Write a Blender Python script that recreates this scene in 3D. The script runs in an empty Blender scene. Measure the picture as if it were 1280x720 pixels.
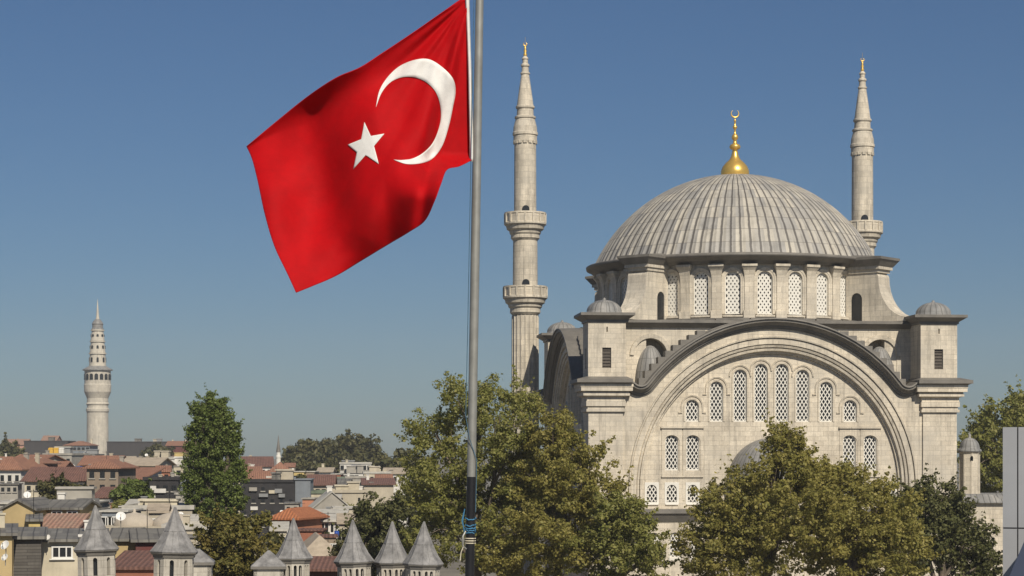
import bpy, math, random
import numpy as np
from mathutils import Vector, Matrix
from mathutils.geometry import tessellate_polygon
PI = math.pi
sc = bpy.context.scene
COL = sc.collection

# ------------------------------------------------------------------ camera, sky, sun, exposure
F, YH, CZ = 2600.0, 570.0, 18.0            # focal length in photo pixels, horizon row, eye height
cam = bpy.data.cameras.new('camera'); cam.sensor_width = 36.0
cam.lens = F / 1280.0 * 36.0; cam.shift_y = (YH - 360.0) / 1280.0
cam.clip_start = 0.5; cam.clip_end = 30000
co = bpy.data.objects.new('camera', cam); COL.objects.link(co)
co.location = (0, 0, CZ); co.rotation_euler = (PI / 2, 0, 0); sc.camera = co

SUN_AZ, SUN_EL = math.radians(20), math.radians(41)   # behind the viewer, to the right
w = bpy.data.worlds.new('World'); sc.world = w; w.use_nodes = True
nt = w.node_tree; bg = nt.nodes['Background']
sky = nt.nodes.new('ShaderNodeTexSky'); sky.sky_type = 'NISHITA'; sky.sun_disc = False
sky.sun_elevation = SUN_EL; sky.sun_rotation = PI - SUN_AZ
sky.altitude = 0; sky.air_density = 1.0; sky.dust_density = 0.3; sky.ozone_density = 10.0
nt.links.new(sky.outputs[0], bg.inputs[0]); bg.inputs[1].default_value = 0.05
sl = bpy.data.lights.new('sun', 'SUN'); sl.energy = 4.9; sl.angle = math.radians(0.5); sl.color = (1.0, 0.91, 0.77)
so = bpy.data.objects.new('sun', sl); COL.objects.link(so)
sd = Vector((math.sin(SUN_AZ) * math.cos(SUN_EL), -math.cos(SUN_AZ) * math.cos(SUN_EL), math.sin(SUN_EL)))
so.rotation_euler = sd.to_track_quat('Z', 'Y').to_euler(); so.location = (60, -80, 120)
sc.view_settings.view_transform = 'Standard'; sc.view_settings.look = 'None'
sc.view_settings.exposure = 0.0; sc.view_settings.gamma = 1.0

def P(px, py, Y):
    return Vector(((px - 640) / F * Y, Y, CZ + (YH - py) / F * Y))

# ------------------------------------------------------------------ materials
def new_mat(name):
    m = bpy.data.materials.new(name); m.use_nodes = True
    t = m.node_tree; b = t.nodes['Principled BSDF']
    return m, t, b
def N(t, kind, **kw):
    n = t.nodes.new(kind)
    for k, v in kw.items():
        if k.startswith('i_'): n.inputs[k[2:].replace('_', ' ')].default_value = v
        else: setattr(n, k, v)
    return n
def L(t, a, b): t.links.new(a, b)
def mapr(t, val, a, b, c, d):
    n = N(t, 'ShaderNodeMapRange'); L(t, val, n.inputs[0])
    for i, x in zip((1, 2, 3, 4), (a, b, c, d)): n.inputs[i].default_value = x
    return n.outputs[0]
def mul(t, col, val):      # colour * scalar
    n = N(t, 'ShaderNodeMix', data_type='RGBA', blend_type='MULTIPLY'); n.inputs[0].default_value = 1
    L(t, col, n.inputs[6]); L(t, val, n.inputs[7]); return n.outputs[2]
def mixc(t, fac, a, b):
    n = N(t, 'ShaderNodeMix', data_type='RGBA')
    L(t, fac, n.inputs[0])
    for s, i in ((a, 6), (b, 7)):
        if isinstance(s, (tuple, list)): n.inputs[i].default_value = (*s, 1)
        else: L(t, s, n.inputs[i])
    return n.outputs[2]
def noise(t, vec, scale, detail=4, rough=.6, sz=None):
    if sz:
        mp = N(t, 'ShaderNodeMapping'); mp.inputs['Scale'].default_value = sz; L(t, vec, mp.inputs[0]); vec = mp.outputs[0]
    n = N(t, 'ShaderNodeTexNoise'); n.inputs['Scale'].default_value = scale; n.inputs['Detail'].default_value = detail
    n.inputs['Roughness'].default_value = rough; L(t, vec, n.inputs['Vector']); return n.outputs['Fac']

def stone_mat(name, c1, c2, mortar, bw=.95, bh=.42, stain=.45, stainc=(.17, .155, .13), greyc=(.44, .41, .35)):
    m, t, b = new_mat(name)
    uv = N(t, 'ShaderNodeUVMap').outputs[0]; ob = N(t, 'ShaderNodeTexCoord').outputs['Object']
    br = N(t, 'ShaderNodeTexBrick'); L(t, uv, br.inputs[0])
    br.inputs['Color1'].default_value = (*c1, 1); br.inputs['Color2'].default_value = (*c2, 1); br.inputs['Mortar'].default_value = (*mortar, 1)
    br.inputs['Scale'].default_value = 1; br.inputs['Mortar Size'].default_value = .016; br.inputs['Mortar Smooth'].default_value = .3
    br.inputs['Brick Width'].default_value = bw; br.inputs['Row Height'].default_value = bh
    big = noise(t, ob, .35, 5, .65); st = noise(t, ob, 1.0, 5, .7, (1.6, 1.6, .22)); fine = noise(t, ob, 6, 3)
    c = mul(t, br.outputs[0], mapr(t, big, .3, .7, .8, 1.14))
    c = mul(t, c, mapr(t, fine, .3, .7, .88, 1.08))
    gp = noise(t, ob, .16, 6, .7, (1, 1, 1.6)); c = mixc(t, mapr(t, gp, .44, .66, 0, .65), c, greyc)
    c = mixc(t, mapr(t, st, .5, .72, 0, stain), c, stainc)
    s2 = noise(t, ob, 1.0, 6, .75, (3.2, 3.2, .1)); c = mixc(t, mapr(t, s2, .55, .72, 0, stain * 1.1), c, stainc)
    L(t, c, b.inputs['Base Color']); b.inputs['Roughness'].default_value = .85
    bp = N(t, 'ShaderNodeBump'); bp.inputs['Strength'].default_value = .25; bp.inputs['Distance'].default_value = .03
    L(t, mapr(t, br.outputs['Fac'], 0, 1, 1, 0), bp.inputs['Height']); L(t, bp.outputs[0], b.inputs['Normal'])
    return m
def lead_mat(name, c1, c2, pw=None, ph=1.3, seam=.05, dark=(.07, .068, .065), patch=.5):
    """sheet lead: panels of slightly different tone, dark seams of dirt and, on the dome, painted rib shadow (UV in metres / panel units)"""
    m, t, b = new_mat(name)
    ob = N(t, 'ShaderNodeTexCoord').outputs['Object']
    st = noise(t, ob, .8, 5, .7)
    if pw:
        uv = N(t, 'ShaderNodeUVMap').outputs[0]; sp = N(t, 'ShaderNodeSeparateXYZ'); L(t, uv, sp.inputs[0])
        def m2(op, a, v=None, c=None):
            n = N(t, 'ShaderNodeMath', operation=op)
            L(t, a, n.inputs[0])
            if c is not None: L(t, c, n.inputs[1])
            elif v is not None: n.inputs[1].default_value = v
            return n.outputs[0]
        u = m2('DIVIDE', sp.outputs[0], pw); v = m2('DIVIDE', sp.outputs[1], ph)
        fu, fv = m2('FLOOR', u), m2('FLOOR', v)
        cb = N(t, 'ShaderNodeCombineXYZ'); L(t, fu, cb.inputs[0]); L(t, fv, cb.inputs[1])
        wn = N(t, 'ShaderNodeTexWhiteNoise'); wn.noise_dimensions = '2D'; L(t, cb.outputs[0], wn.inputs[0])
        c = mixc(t, wn.outputs[0], c1, c2)
        c = mul(t, c, mapr(t, st, .3, .7, .8, 1.15))
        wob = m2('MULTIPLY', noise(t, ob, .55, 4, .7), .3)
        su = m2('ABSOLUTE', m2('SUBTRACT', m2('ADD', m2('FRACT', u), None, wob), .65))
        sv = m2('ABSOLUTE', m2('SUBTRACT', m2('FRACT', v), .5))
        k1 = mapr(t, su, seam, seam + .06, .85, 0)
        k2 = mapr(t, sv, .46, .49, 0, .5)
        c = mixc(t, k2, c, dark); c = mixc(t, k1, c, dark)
    else:
        c = mixc(t, mapr(t, st, .3, .7, 0, 1), c1, c2)
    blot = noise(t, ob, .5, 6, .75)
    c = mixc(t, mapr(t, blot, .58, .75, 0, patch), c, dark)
    L(t, c, b.inputs['Base Color']); b.inputs['Roughness'].default_value = .6; b.inputs['Metallic'].default_value = 0.0
    return m
def plain_mat(name, c, rough=.8, var=.25, scale=1.2, metal=0, streak=.3, spec=.5, dirt=(.1, .09, .075)):
    m, t, b = new_mat(name)
    ob = N(t, 'ShaderNodeTexCoord').outputs['Object']
    n1 = noise(t, ob, scale, 5, .65); n2 = noise(t, ob, scale * .8, 4, .7, (1.5, 1.5, .25))
    rgb = N(t, 'ShaderNodeRGB'); rgb.outputs[0].default_value = (*c, 1)
    cc = mul(t, rgb.outputs[0], mapr(t, n1, .3, .7, 1 - var, 1 + var))
    if streak: cc = mixc(t, mapr(t, n2, .52, .78, 0, streak), cc, dirt)
    L(t, cc, b.inputs['Base Color']); b.inputs['Roughness'].default_value = rough; b.inputs['Metallic'].default_value = metal
    b.inputs['Specular IOR Level'].default_value = spec
    return m
def tile_mat(name, c1, c2, dark=(.07, .03, .02)):
    m, t, b = new_mat(name)
    uv = N(t, 'ShaderNodeUVMap').outputs[0]; ob = N(t, 'ShaderNodeTexCoord').outputs['Object']
    wv = N(t, 'ShaderNodeTexWave'); wv.inputs['Scale'].default_value = 1.1; wv.inputs['Distortion'].default_value = .4; L(t, uv, wv.inputs[0])
    n1 = noise(t, ob, .9, 6, .75); n2 = noise(t, ob, 4, 3)
    c = mixc(t, mapr(t, n1, .3, .7, 0, 1), c1, c2)
    c = mul(t, c, mapr(t, wv.outputs['Fac'], 0, 1, .72, 1.1)); c = mul(t, c, mapr(t, n2, .3, .7, .75, 1.15))
    L(t, c, b.inputs['Base Color']); b.inputs['Roughness'].default_value = .9
    bp = N(t, 'ShaderNodeBump'); bp.inputs['Strength'].default_value = .6; bp.inputs['Distance'].default_value = .06
    L(t, wv.outputs['Fac'], bp.inputs['Height']); L(t, bp.outputs[0], b.inputs['Normal'])
    return m
def leaf_mat(name, ca, cb, cc, trans=.25):
    m, t, b = new_mat(name)
    ge = N(t, 'ShaderNodeNewGeometry'); ob = N(t, 'ShaderNodeTexCoord').outputs['Object']
    n1 = noise(t, ob, .45, 4, .7)
    c = mixc(t, mapr(t, n1, .34, .66, 0, 1), ca, cb)
    k = N(t, 'ShaderNodeMath', operation='POWER'); L(t, ge.outputs['Random Per Island'], k.inputs[0]); k.inputs[1].default_value = 2.2
    c = mixc(t, k.outputs[0], c, cc)
    b.inputs['Roughness'].default_value = .55; b.inputs['Specular IOR Level'].default_value = .3
    L(t, c, b.inputs['Base Color'])
    tr = N(t, 'ShaderNodeBsdfTranslucent'); L(t, c, tr.inputs[0])
    mx = N(t, 'ShaderNodeMixShader'); mx.inputs[0].default_value = trans
    L(t, b.outputs[0], mx.inputs[1]); L(t, tr.outputs[0], mx.inputs[2])
    L(t, mx.outputs[0], t.nodes['Material Output'].inputs[0])
    return m

M = {}
M['stone'] = stone_mat('ashlar_stone', (.69, .615, .49), (.57, .505, .40), (.40, .36, .29), stain=.52)
M['stone_drum'] = stone_mat('drum_stone', (.68, .61, .49), (.56, .50, .40), (.42, .38, .31), 1.1, .5, .5)
M['stone_min'] = stone_mat('minaret_stone', (.67, .60, .48), (.52, .465, .37), (.34, .305, .25), .8, .6, .6)
M['stone_far'] = stone_mat('tower_stone', (.60, .55, .455), (.53, .485, .40), (.44, .40, .33), 1.4, .8, .4)
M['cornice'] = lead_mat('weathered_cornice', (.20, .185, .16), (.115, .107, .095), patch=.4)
M['dome'] = lead_mat('dome_lead', (.46, .425, .355), (.29, .28, .26), 1.0, 1.45, .09, (.055, .05, .046), .6)  # broad dark seam stripes paint the shadow beside the ribs, along with dirt
M['lead'] = lead_mat('sheet_lead', (.30, .29, .27), (.20, .20, .195), .55, 1.2, .04, (.07, .068, .065), .4)
M['cone_lead'] = plain_mat('cone_lead', (.215, .21, .205), .62, .4, 2.2, 0, .75, .4, (.09, .09, .092))
_t = M['cone_lead'].node_tree
_g = _t.nodes.new('ShaderNodeNewGeometry')
for _l in list(_t.links):
    if _l.from_node.type == 'TEX_COORD': _t.links.new(_g.outputs['Position'], _l.to_socket)
M['gold'] = plain_mat('gilded_metal', (.82, .53, .13), .33, .08, 3, .65, 0)
M['white'] = plain_mat('white_plaster_lattice', (.68, .66, .60), .7, .08, 3, 0, .12)
M['dark'] = plain_mat('dark_opening_glass', (.018, .02, .022), .25, .2, 2, 0, 0)
M['grille'] = plain_mat('iron_grille', (.09, .075, .06), .7, .2, 3, 0, 0)

# ------------------------------------------------------------------ mesh helpers
class MB:
    def __init__(s): s.v = []; s.f = []; s.uv = []; s.sm = []
    def add(s, vs, fs, uvs=None, smooth=False, T=None):
        o = len(s.v)
        for p in vs:
            p = Vector(p)
            if T is not None: p = T @ p
            s.v.append(p)
        for i, f in enumerate(fs):
            s.f.append([o + k for k in f]); s.uv.append(uvs[i] if uvs else None); s.sm.append(smooth)
        return s
    def box(s, x0, x1, y0, y1, z0, z1, T=None):
        v = [(x0, y0, z0), (x1, y0, z0), (x1, y1, z0), (x0, y1, z0), (x0, y0, z1), (x1, y0, z1), (x1, y1, z1), (x0, y1, z1)]
        return s.add(v, [(0, 3, 2, 1), (4, 5, 6, 7), (0, 1, 5, 4), (1, 2, 6, 5), (2, 3, 7, 6), (3, 0, 4, 7)], T=T)
    def frustum(s, x0, x1, y0, y1, z0, X0, X1, Y0, Y1, z1, T=None):
        v = [(x0, y0, z0), (x1, y0, z0), (x1, y1, z0), (x0, y1, z0), (X0, Y0, z1), (X1, Y0, z1), (X1, Y1, z1), (X0, Y1, z1)]
        return s.add(v, [(0, 3, 2, 1), (4, 5, 6, 7), (0, 1, 5, 4), (1, 2, 6, 5), (2, 3, 7, 6), (3, 0, 4, 7)], T=T)
    def prism(s, outer, holes, d0, d1, mp=None, T=None):
        """2-D outline (a,b) with holes, extruded from depth d0 to d1; mp(a,b,d) -> xyz (default x,z facade plane, d = y)"""
        mp = mp or (lambda a, b, d: (a, d, b))
        loops = [list(outer)] + [list(h) for h in holes]
        flat = [p for l in loops for p in l]; n = len(flat)
        tri = tessellate_polygon([[Vector((a, b, 0)) for a, b in l] for l in loops])
        vs = [mp(a, b, d0) for a, b in flat] + [mp(a, b, d1) for a, b in flat]
        fs = []
        def orient(f):
            return f
        for t_ in tri:
            (ax, ay), (bx, by), (cx, cy) = [flat[i] for i in t_]
            ccw = (bx - ax) * (cy - ay) - (by - ay) * (cx - ax) > 0
            t1 = tuple(t_) if ccw else tuple(reversed(t_))
            fs.append(t1); fs.append(tuple(n + i for i in reversed(t1)))
        o = 0
        for li, l in enumerate(loops):
            k = len(l); A = sum(l[i][0] * l[(i + 1) % k][1] - l[(i + 1) % k][0] * l[i][1] for i in range(k))
            fwd = (A > 0) == (li == 0)
            for i in range(k):
                a, b = o + i, o + (i + 1) % k
                fs.append((b, a, n + a, n + b) if fwd else (a, b, n + b, n + a))
            o += k
        return s.add(vs, fs, T=T)
    def lathe(s, prof, n=48, c=(0, 0), smooth=True, rf=None, a0=0, a1=2 * PI, T=None, uref=None, cap=False):
        full = abs(a1 - a0 - 2 * PI) < 1e-6
        m = n if full else n + 1
        vs = []; acc = [0]
        for i in range(1, len(prof)): acc.append(acc[-1] + math.hypot(prof[i][0] - prof[i - 1][0], prof[i][1] - prof[i - 1][1]))
        R = uref or max(p[0] for p in prof)
        for r, z in prof:
            for j in range(m):
                a = a0 + (a1 - a0) * j / n; q = r * (rf(a, z) if rf else 1)
                vs.append((c[0] + q * math.sin(a), c[1] - q * math.cos(a), z))
        fs, uv = [], []
        for i in range(len(prof) - 1):
            for j in range(n):
                k = (j + 1) % m
                fs.append((i * m + j, i * m + k, (i + 1) * m + k, (i + 1) * m + j))
                u0, u1 = (a1 - a0) * j / n * R, (a1 - a0) * (j + 1) / n * R
                uv.append([(u0, acc[i]), (u1, acc[i]), (u1, acc[i + 1]), (u0, acc[i + 1])])
        s.add(vs, fs, uv, smooth, T)
        if cap and full:
            o = len(vs); s.add(vs[-m:], [tuple(range(m))], T=T); s.add(vs[:m], [tuple(reversed(range(m)))], T=T)
        return s
    def sweep(s, path, prof, T=None):
        """profile of (offset along outward normal, y) swept along an (x,z) path in the facade plane"""
        n = len(path); vs = []
        for i, (x, z) in enumerate(path):
            a = path[max(i - 1, 0)]; b = path[min(i + 1, n - 1)]
            dx, dz = b[0] - a[0], b[1] - a[1]; l = math.hypot(dx, dz) or 1
            nx, nz = -dz / l, dx / l
            for o_, y in prof: vs.append((x + nx * o_, y, z + nz * o_))
        m = len(prof); fs = []
        for i in range(n - 1):
            for j in range(m):
                k = (j + 1) % m
                fs.append((i * m + j, (i + 1) * m + j, (i + 1) * m + k, i * m + k))
        fs.append(tuple(range(m))); fs.append(tuple((n - 1) * m + j for j in reversed(range(m))))
        return s.add(vs, fs, T=T)
    def tube(s, pts, rad, n=8, T=None, cap=True):
        pts = [Vector(p) for p in pts]; vs = []; k = len(pts)
        for i, p in enumerate(pts):
            d = (pts[min(i + 1, k - 1)] - pts[max(i - 1, 0)]).normalized()
            a = d.cross(Vector((0, 1, 0)) if abs(d.y) < .9 else Vector((1, 0, 0))).normalized(); b = d.cross(a)
            r = rad[i] if isinstance(rad, (list, tuple)) else rad
            for j in range(n): vs.append(p + r * (math.cos(2 * PI * j / n) * a + math.sin(2 * PI * j / n) * b))
        fs = [(i * n + j, i * n + (j + 1) % n, (i + 1) * n + (j + 1) % n, (i + 1) * n + j) for i in range(k - 1) for j in range(n)]
        s.add(vs, fs, smooth=True, T=T)
        if cap: s.add(vs[:n], [tuple(reversed(range(n)))], T=T); s.add(vs[-n:], [tuple(range(n))], T=T)
        return s
    def build(s, name, mat, parent=None, loc=(0, 0, 0), rz=0, recalc=True):
        me = bpy.data.meshes.new(name); me.from_pydata([tuple(p) for p in s.v], [], s.f); me.update()
        me.polygons.foreach_set('use_smooth', s.sm)
        lay = me.uv_layers.new(name='UVMap'); d = np.zeros(len(me.loops) * 2, 'f'); k = 0
        for pi, p in enumerate(me.polygons):
            c = s.uv[pi]
            if c is not None:
                for q in c: d[k], d[k + 1] = q; k += 2
            else:
                nx, ny, nz = p.normal; l = math.hypot(nx, ny)
                for vi in p.vertices:
                    x, y, z = me.vertices[vi].co
                    if l < .5: d[k], d[k + 1] = x, y
                    else: d[k], d[k + 1] = (-ny * x + nx * y) / l, z / max(l, .6)
                    k += 2
        lay.data.foreach_set('uv', d)
        me.materials.append(mat)
        o = bpy.data.objects.new(name, me); COL.objects.link(o); o.location = loc; o.rotation_euler = (0, 0, rz)
        if parent is not None: o.parent = parent
        return o
def tag(o, label=None, cat=None, group=None, kind=None):
    if label: o['label'] = label
    if cat: o['category'] = cat
    if group: o['group'] = group
    if kind: o['kind'] = kind
    return o
def empty(name, label, cat, loc=(0, 0, 0), rz=0, group=None):
    o = bpy.data.objects.new(name, None); COL.objects.link(o); o.location = loc; o.rotation_euler = (0, 0, rz); o.empty_display_size = .3
    return tag(o, label, cat, group)
def kids(o): return [c for c in o.children]
def copy_tree(o, parent=None):
    c = o.copy(); COL.objects.link(c)
    if parent is not None: c.parent = parent
    for ch in list(o.children): copy_tree(ch, c)
    return c
def arch_outline(w, z0, z1, n=10, pointed=0):
    r = w / 2; zs = z1 - r * (1 + pointed)
    pts = [(-r, z0), (r, z0)]
    for i in range(n + 1):
        a = PI * i / n
        x = r * math.cos(a); z = zs + r * math.sin(a) * (1 + pointed * (1 - abs(math.cos(a))))
        pts.append((x, z))
    return pts
def inside_arch(x, z, w, z0, z1):
    r = w / 2; zs = z1 - r
    return abs(x) < r and z > z0 and (z < zs or x * x + (z - zs) ** 2 < r * r)

# ------------------------------------------------------------------ windows with plaster lattice
def lattice_bars(w, z0, z1, pitch, slope, bw, th):
    mb = MB(); H = z1 - z0
    for sgn in (1, -1):
        k = -int(H / slope / pitch) - 4
        while k < int(H / slope / pitch) + 6:
            xs = k * pitch; pts = []
            t = 0.0
            while t < H:
                x = xs + sgn * t / slope; z = z0 + t
                if inside_arch(x, z, w, z0 - .01, z1): pts.append((x, z))
                t += .03
            if len(pts) > 4:
                (x0, a), (x1, b) = pts[0], pts[-1]; hx = bw * math.sqrt(1 + 1 / slope ** 2) / 2
                yo = 0 if sgn > 0 else .006
                v = [(x0 - hx, -th + yo, a), (x0 + hx, -th + yo, a), (x1 + hx, -th + yo, b), (x1 - hx, -th + yo, b),
                     (x0 - hx, 0, a), (x0 + hx, 0, a), (x1 + hx, 0, b), (x1 - hx, 0, b)]
                mb.add(v, [(0, 1, 2, 3), (7, 6, 5, 4), (0, 4, 5, 1), (2, 6, 7, 3), (1, 5, 6, 2), (3, 7, 4, 0)])
            k += 1
    return mb
PROTO = {}
def window(key, w, h, loc, rz, parent, pitch=.4, slope=1.6, bw=.1, square=False):
    """arched plaster window, origin at the middle of its sill on the wall plane, looking to local -y"""
    if key not in PROTO:
        mb = MB()
        out = arch_outline(w, 0, h); inn = arch_outline(w - .16, .1, h - .08)
        if square: out = [(-w / 2 - .14, -.12), (w / 2 + .14, -.12), (w / 2 + .14, h + .16), (-w / 2 - .14, h + .16)]; inn = arch_outline(w - .1, .05, h - .05)
        mb.prism(out, [inn], -.03 if not square else -.06, .16)
        mb.box(-w / 2 - .08, w / 2 + .08, -.16, .1, -.2, -.001 if not square else -.121)
        fr = mb.build('window', M['white'], parent)
        lt = lattice_bars(w - .14, .08, h - .06, pitch, slope, bw, .07).build('lattice', M['white'], fr, (0, .1, 0))
        pn = MB(); pn.prism(arch_outline(w - .02, .02, h - .02), [], .14, .2)
        pn.build('pane', M['dark'], fr)
        PROTO[key] = fr; o = fr
    else:
        o = copy_tree(PROTO[key], parent)
    o.location = loc; o.rotation_euler = (0, 0, rz)
    return o

# ================================================================== GROUND
def plane(name, s, z, mat):
    return MB().add([(-s, -s, z), (s, -s, z), (s, s, z), (-s, s, z)], [(0, 1, 2, 3)]).build(name, mat)
M['ground'] = plain_mat('dusty_ground', (.16, .145, .115), .95, .3, .05, 0, .3)
tag(plane('ground', 12000, 0, M['ground']), kind='structure')

# ================================================================== HAZE (the air itself)
hz = MB().box(-700, 700, -40, 1400, -1, 95).build('haze', None)
hm = bpy.data.materials.new('haze_air'); hm.use_nodes = True; ht = hm.node_tree
for n_ in list(ht.nodes):
    if n_.type == 'BSDF_PRINCIPLED': ht.nodes.remove(n_)
pv = ht.nodes.new('ShaderNodeVolumePrincipled'); pv.inputs['Color'].default_value = (.86, .88, .9, 1); pv.inputs['Density'].default_value = .00019; pv.inputs['Anisotropy'].default_value = 0.0
ht.links.new(pv.outputs[0], ht.nodes['Material Output'].inputs['Volume'])
hz.data.materials.clear(); hz.data.materials.append(hm); hz['kind'] = 'stuff'

# ================================================================== MOSQUE
MC = Vector((21.16, 197.4, 0)); MTH = math.radians(5.6)
mosque = empty('mosque', 'great stone mosque with ribbed lead dome on a drum of arched windows', 'mosque', MC, MTH); mosque.scale = (.975, 1, 1)
ZC, RI, RO, RM = 15.36, 11.6, 13.0, 14.2          # big arch: centre height and radii
def arcpath(R, phe, rr, zflat_x, n=28):
    """left to right: flat, cup, big arc, cup, flat"""
    ph = math.radians(phe); Px, Pz = -R * math.sin(ph), ZC + R * math.cos(ph)
    cx, cz = Px - rr * math.sin(ph), Pz + rr * math.cos(ph)
    left = []
    for i in range(12):
        a = -.75 + (ph + .75) * i / 11                # angle from straight down
        left.append((cx + rr * math.sin(a), cz - rr * math.cos(a)))
    pts = [(-zflat_x, left[0][1] + .25), (left[0][0] - .35, left[0][1] + .22)] + left
    for i in range(1, n): 
        a = -ph + 2 * ph * i / n; pts.append((R * math.sin(a), ZC + R * math.cos(a)))
    pts += [(-x, z) for x, z in reversed(pts[:14])]
    return pts
CP = arcpath(RM, 52, 1.15, 13.7)
def rot_copy(o, k):
    c = o.copy(); COL.objects.link(c); c.parent = mosque; c.rotation_euler = (0, 0, -k * PI / 2); return c
SIDES = (1, 2, 3)
def side_part(mb, name, mat, n=4):
    o = mb.build(name, mat, mosque)
    for k in SIDES[:n - 1]: rot_copy(o, k)
    return o
# wall with the great arch opening
top = [(x, z - .35) for x, z in CP]
opening = [(-RO, 13.4)] + [(-RO * math.cos(PI * i / 40), ZC + RO * math.sin(PI * i / 40)) for i in range(41)] + [(RO, 13.4)]
wb = MB(); wb.prism([(-13.6, 0), (13.6, 0)] + [(13.6, top[-1][1])] + list(reversed(top))[1:-1] + [(-13.6, top[0][1])], [opening], -16.5, -15.6)
side_part(wb, 'facade_wall', M['stone'])
# archivolt: stepped mouldings between wall and tympanum
ap = [(-1, 0)]
arc = [(-RI, 13.4), (-RI, ZC - .9)] + [(-RI * math.cos(PI * i / 48), ZC + RI * math.sin(PI * i / 48)) for i in range(49)] + [(RI, ZC - .9), (RI, 13.4)]
ab = MB()
ab.sweep(arc, [(0, -15.62), (0, -15.86), (.16, -15.9), (.17, -16.02), (.2, -16.02), (.22, -16.2), (.42, -16.26), (.44, -16.06), (.5, -16.06), (.52, -16.34), (.7, -16.42), (.72, -16.3), (.78, -16.3), (.8, -16.5), (1.26, -16.52), (1.28, -16.44), (1.33, -16.44), (1.34, -16.66), (1.46, -16.68), (1.48, -16.5), (1.6, -15.7), (.8, -15.6)])
side_part(ab, 'archivolt', M['stone'])
# tympanum with window openings
WIN = [(-7.2, 21.0, 22.9), (-5.0, 21.0, 24.5), (-2.85, 21.0, 25.55), (-.95, 21.0, 26.05)]
WIN = WIN + [(-x, a, b) for x, a, b in WIN]
W2 = [(-9.05, 16.75, 19.85), (-7.15, 16.75, 19.85), (7.15, 16.75, 19.85), (9.05, 16.75, 19.85)]
W3 = [(x, 13.95, 15.55) for x in (-10.85, -9.05, -7.15, 7.15, 9.05, 10.85)]
LOW = [(x, 9.2, 11.4) for x in (-10.9, -9.0, -7.1, 7.1, 9.0, 10.9)]
tb = MB()
RT = RI + .25
tout = [(-RT, 13.3)] + [(-RT * math.cos(PI * i / 40), ZC + RT * math.sin(PI * i / 40)) for i in range(41)] + [(RT, 13.3)]
holes = [[(x + a, z0 + b) for a, b in arch_outline(1.2, 0, z1 - z0)] for x, z0, z1 in WIN + W2] + \
        [[(x + a, z0 + b) for a, b in arch_outline(1.0, 0, z1 - z0)] for x, z0, z1 in W3]
tb.prism(list(reversed(tout)), holes, -15.6, -15.0)
for x, z0, z1 in WIN:                                # hood mouldings
    r = .95; zs = z1 - .6
    hp = [(x - r - .3, zs - .55), (x - r, zs - .55), (x - r, zs)] + [(x - r * math.cos(PI * i / 16), zs + r * math.sin(PI * i / 16)) for i in range(17)] + [(x + r, zs - .55), (x + r + .3, zs - .55)]
    if abs(x) < 3: hp = hp[2:-2]
    tb.sweep(hp, [(-.06, -15.6), (-.06, -15.68), (.06, -15.72), (.1, -15.6)])
    r2 = .7; hp = [(x - r2, z0)] + [(x - r2 * math.cos(PI * i / 16), zs + r2 * math.sin(PI * i / 16)) for i in range(17)] + [(x + r2, z0)]
    tb.sweep(hp, [(-.09, -15.6), (-.09, -15.64), (.06, -15.66), (.06, -15.6)])
for x, z0, z1 in W2:
    tb.prism([(x - .9, z0 - .45), (x + .9, z0 - .45), (x + .9, z1 + .55), (x - .9, z1 + .55)], [[(x + a * 1.18, z0 - .12 + b * 1.03) for a, b in arch_outline(1.2, 0, z1 - z0)]], -15.66, -15.595)
    tb.box(x - 1.0, x + 1.0, -15.8, -15.6, z1 + .56, z1 + .7); tb.box(x - .95, x + .95, -15.74, -15.6, z0 - .6, z0 - .46)
tb.box(-11.5, 11.5, -15.75, -15.6, 13.3, 13.62)
side_part(tb, 'tympanum', M['stone'], 4)
# string course and lower wall
sb = MB(); sb.box(-13.7, 13.7, -17.6, -16.4, 13.05, 13.42); sb.frustum(-13.7, 13.7, -17.0, -16.4, 12.25, -13.7, 13.7, -17.5, -16.4, 13.045)
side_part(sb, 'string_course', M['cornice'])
lb = MB(); lb.prism([(-13.74, 0), (13.74, 0), (13.74, 12.24), (-13.74, 12.24)], [[(x + a, z0 + b) for a, b in arch_outline(.98, 0, z1 - z0)] for x, z0, z1 in LOW], -17.0, -16.51)
side_part(lb, 'lower_wall', M['stone'])
# great cornice following the arch
cb = MB(); cb.sweep(CP, [(-.5, -16.45), (-.5, -16.6), (-.36, -16.62), (-.34, -16.78), (-.2, -16.8), (-.18, -16.95), (.06, -17.2), (.08, -17.34), (.28, -17.36), (.3, -17.5), (.42, -17.48), (.48, -15.2), (-.5, -15.2)])
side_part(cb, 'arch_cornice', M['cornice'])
# lead roof of the arch running back to the square base, with stepped shoulders
rb = MB()
rp = [(14.75 * math.sin(math.radians(-47 + 94 * i / 32)), ZC + 14.75 * math.cos(math.radians(-47 + 94 * i / 32))) for i in range(33)]
rb.prism(list(reversed(rp)) + [(x * .95, ZC + (z - ZC) * .95) for x, z in rp], [], -15.19, -13.45)
for sg in (-1, 1):
    for i in range(9):
        p1, p2 = math.radians(25.5 + i * 3.2), math.radians(25.5 + (i + 1) * 3.2)
        xa, xb = 14.5 * math.sin(p1), 14.5 * math.sin(p2)
        xo = 15.35 * math.sin(p1 + .02); zt = ZC + 15.12 * math.cos(p1) - .1; zb = ZC + 14.3 * math.cos(p2) - .2
        rb.box(min(sg * xa * .985, sg * xo), max(sg * xa * .985, sg * xo), -16.3 - i * .004, -15.1 + i * .011, zb, zt)
side_part(rb, 'arch_roof', M['cornice'])
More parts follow.
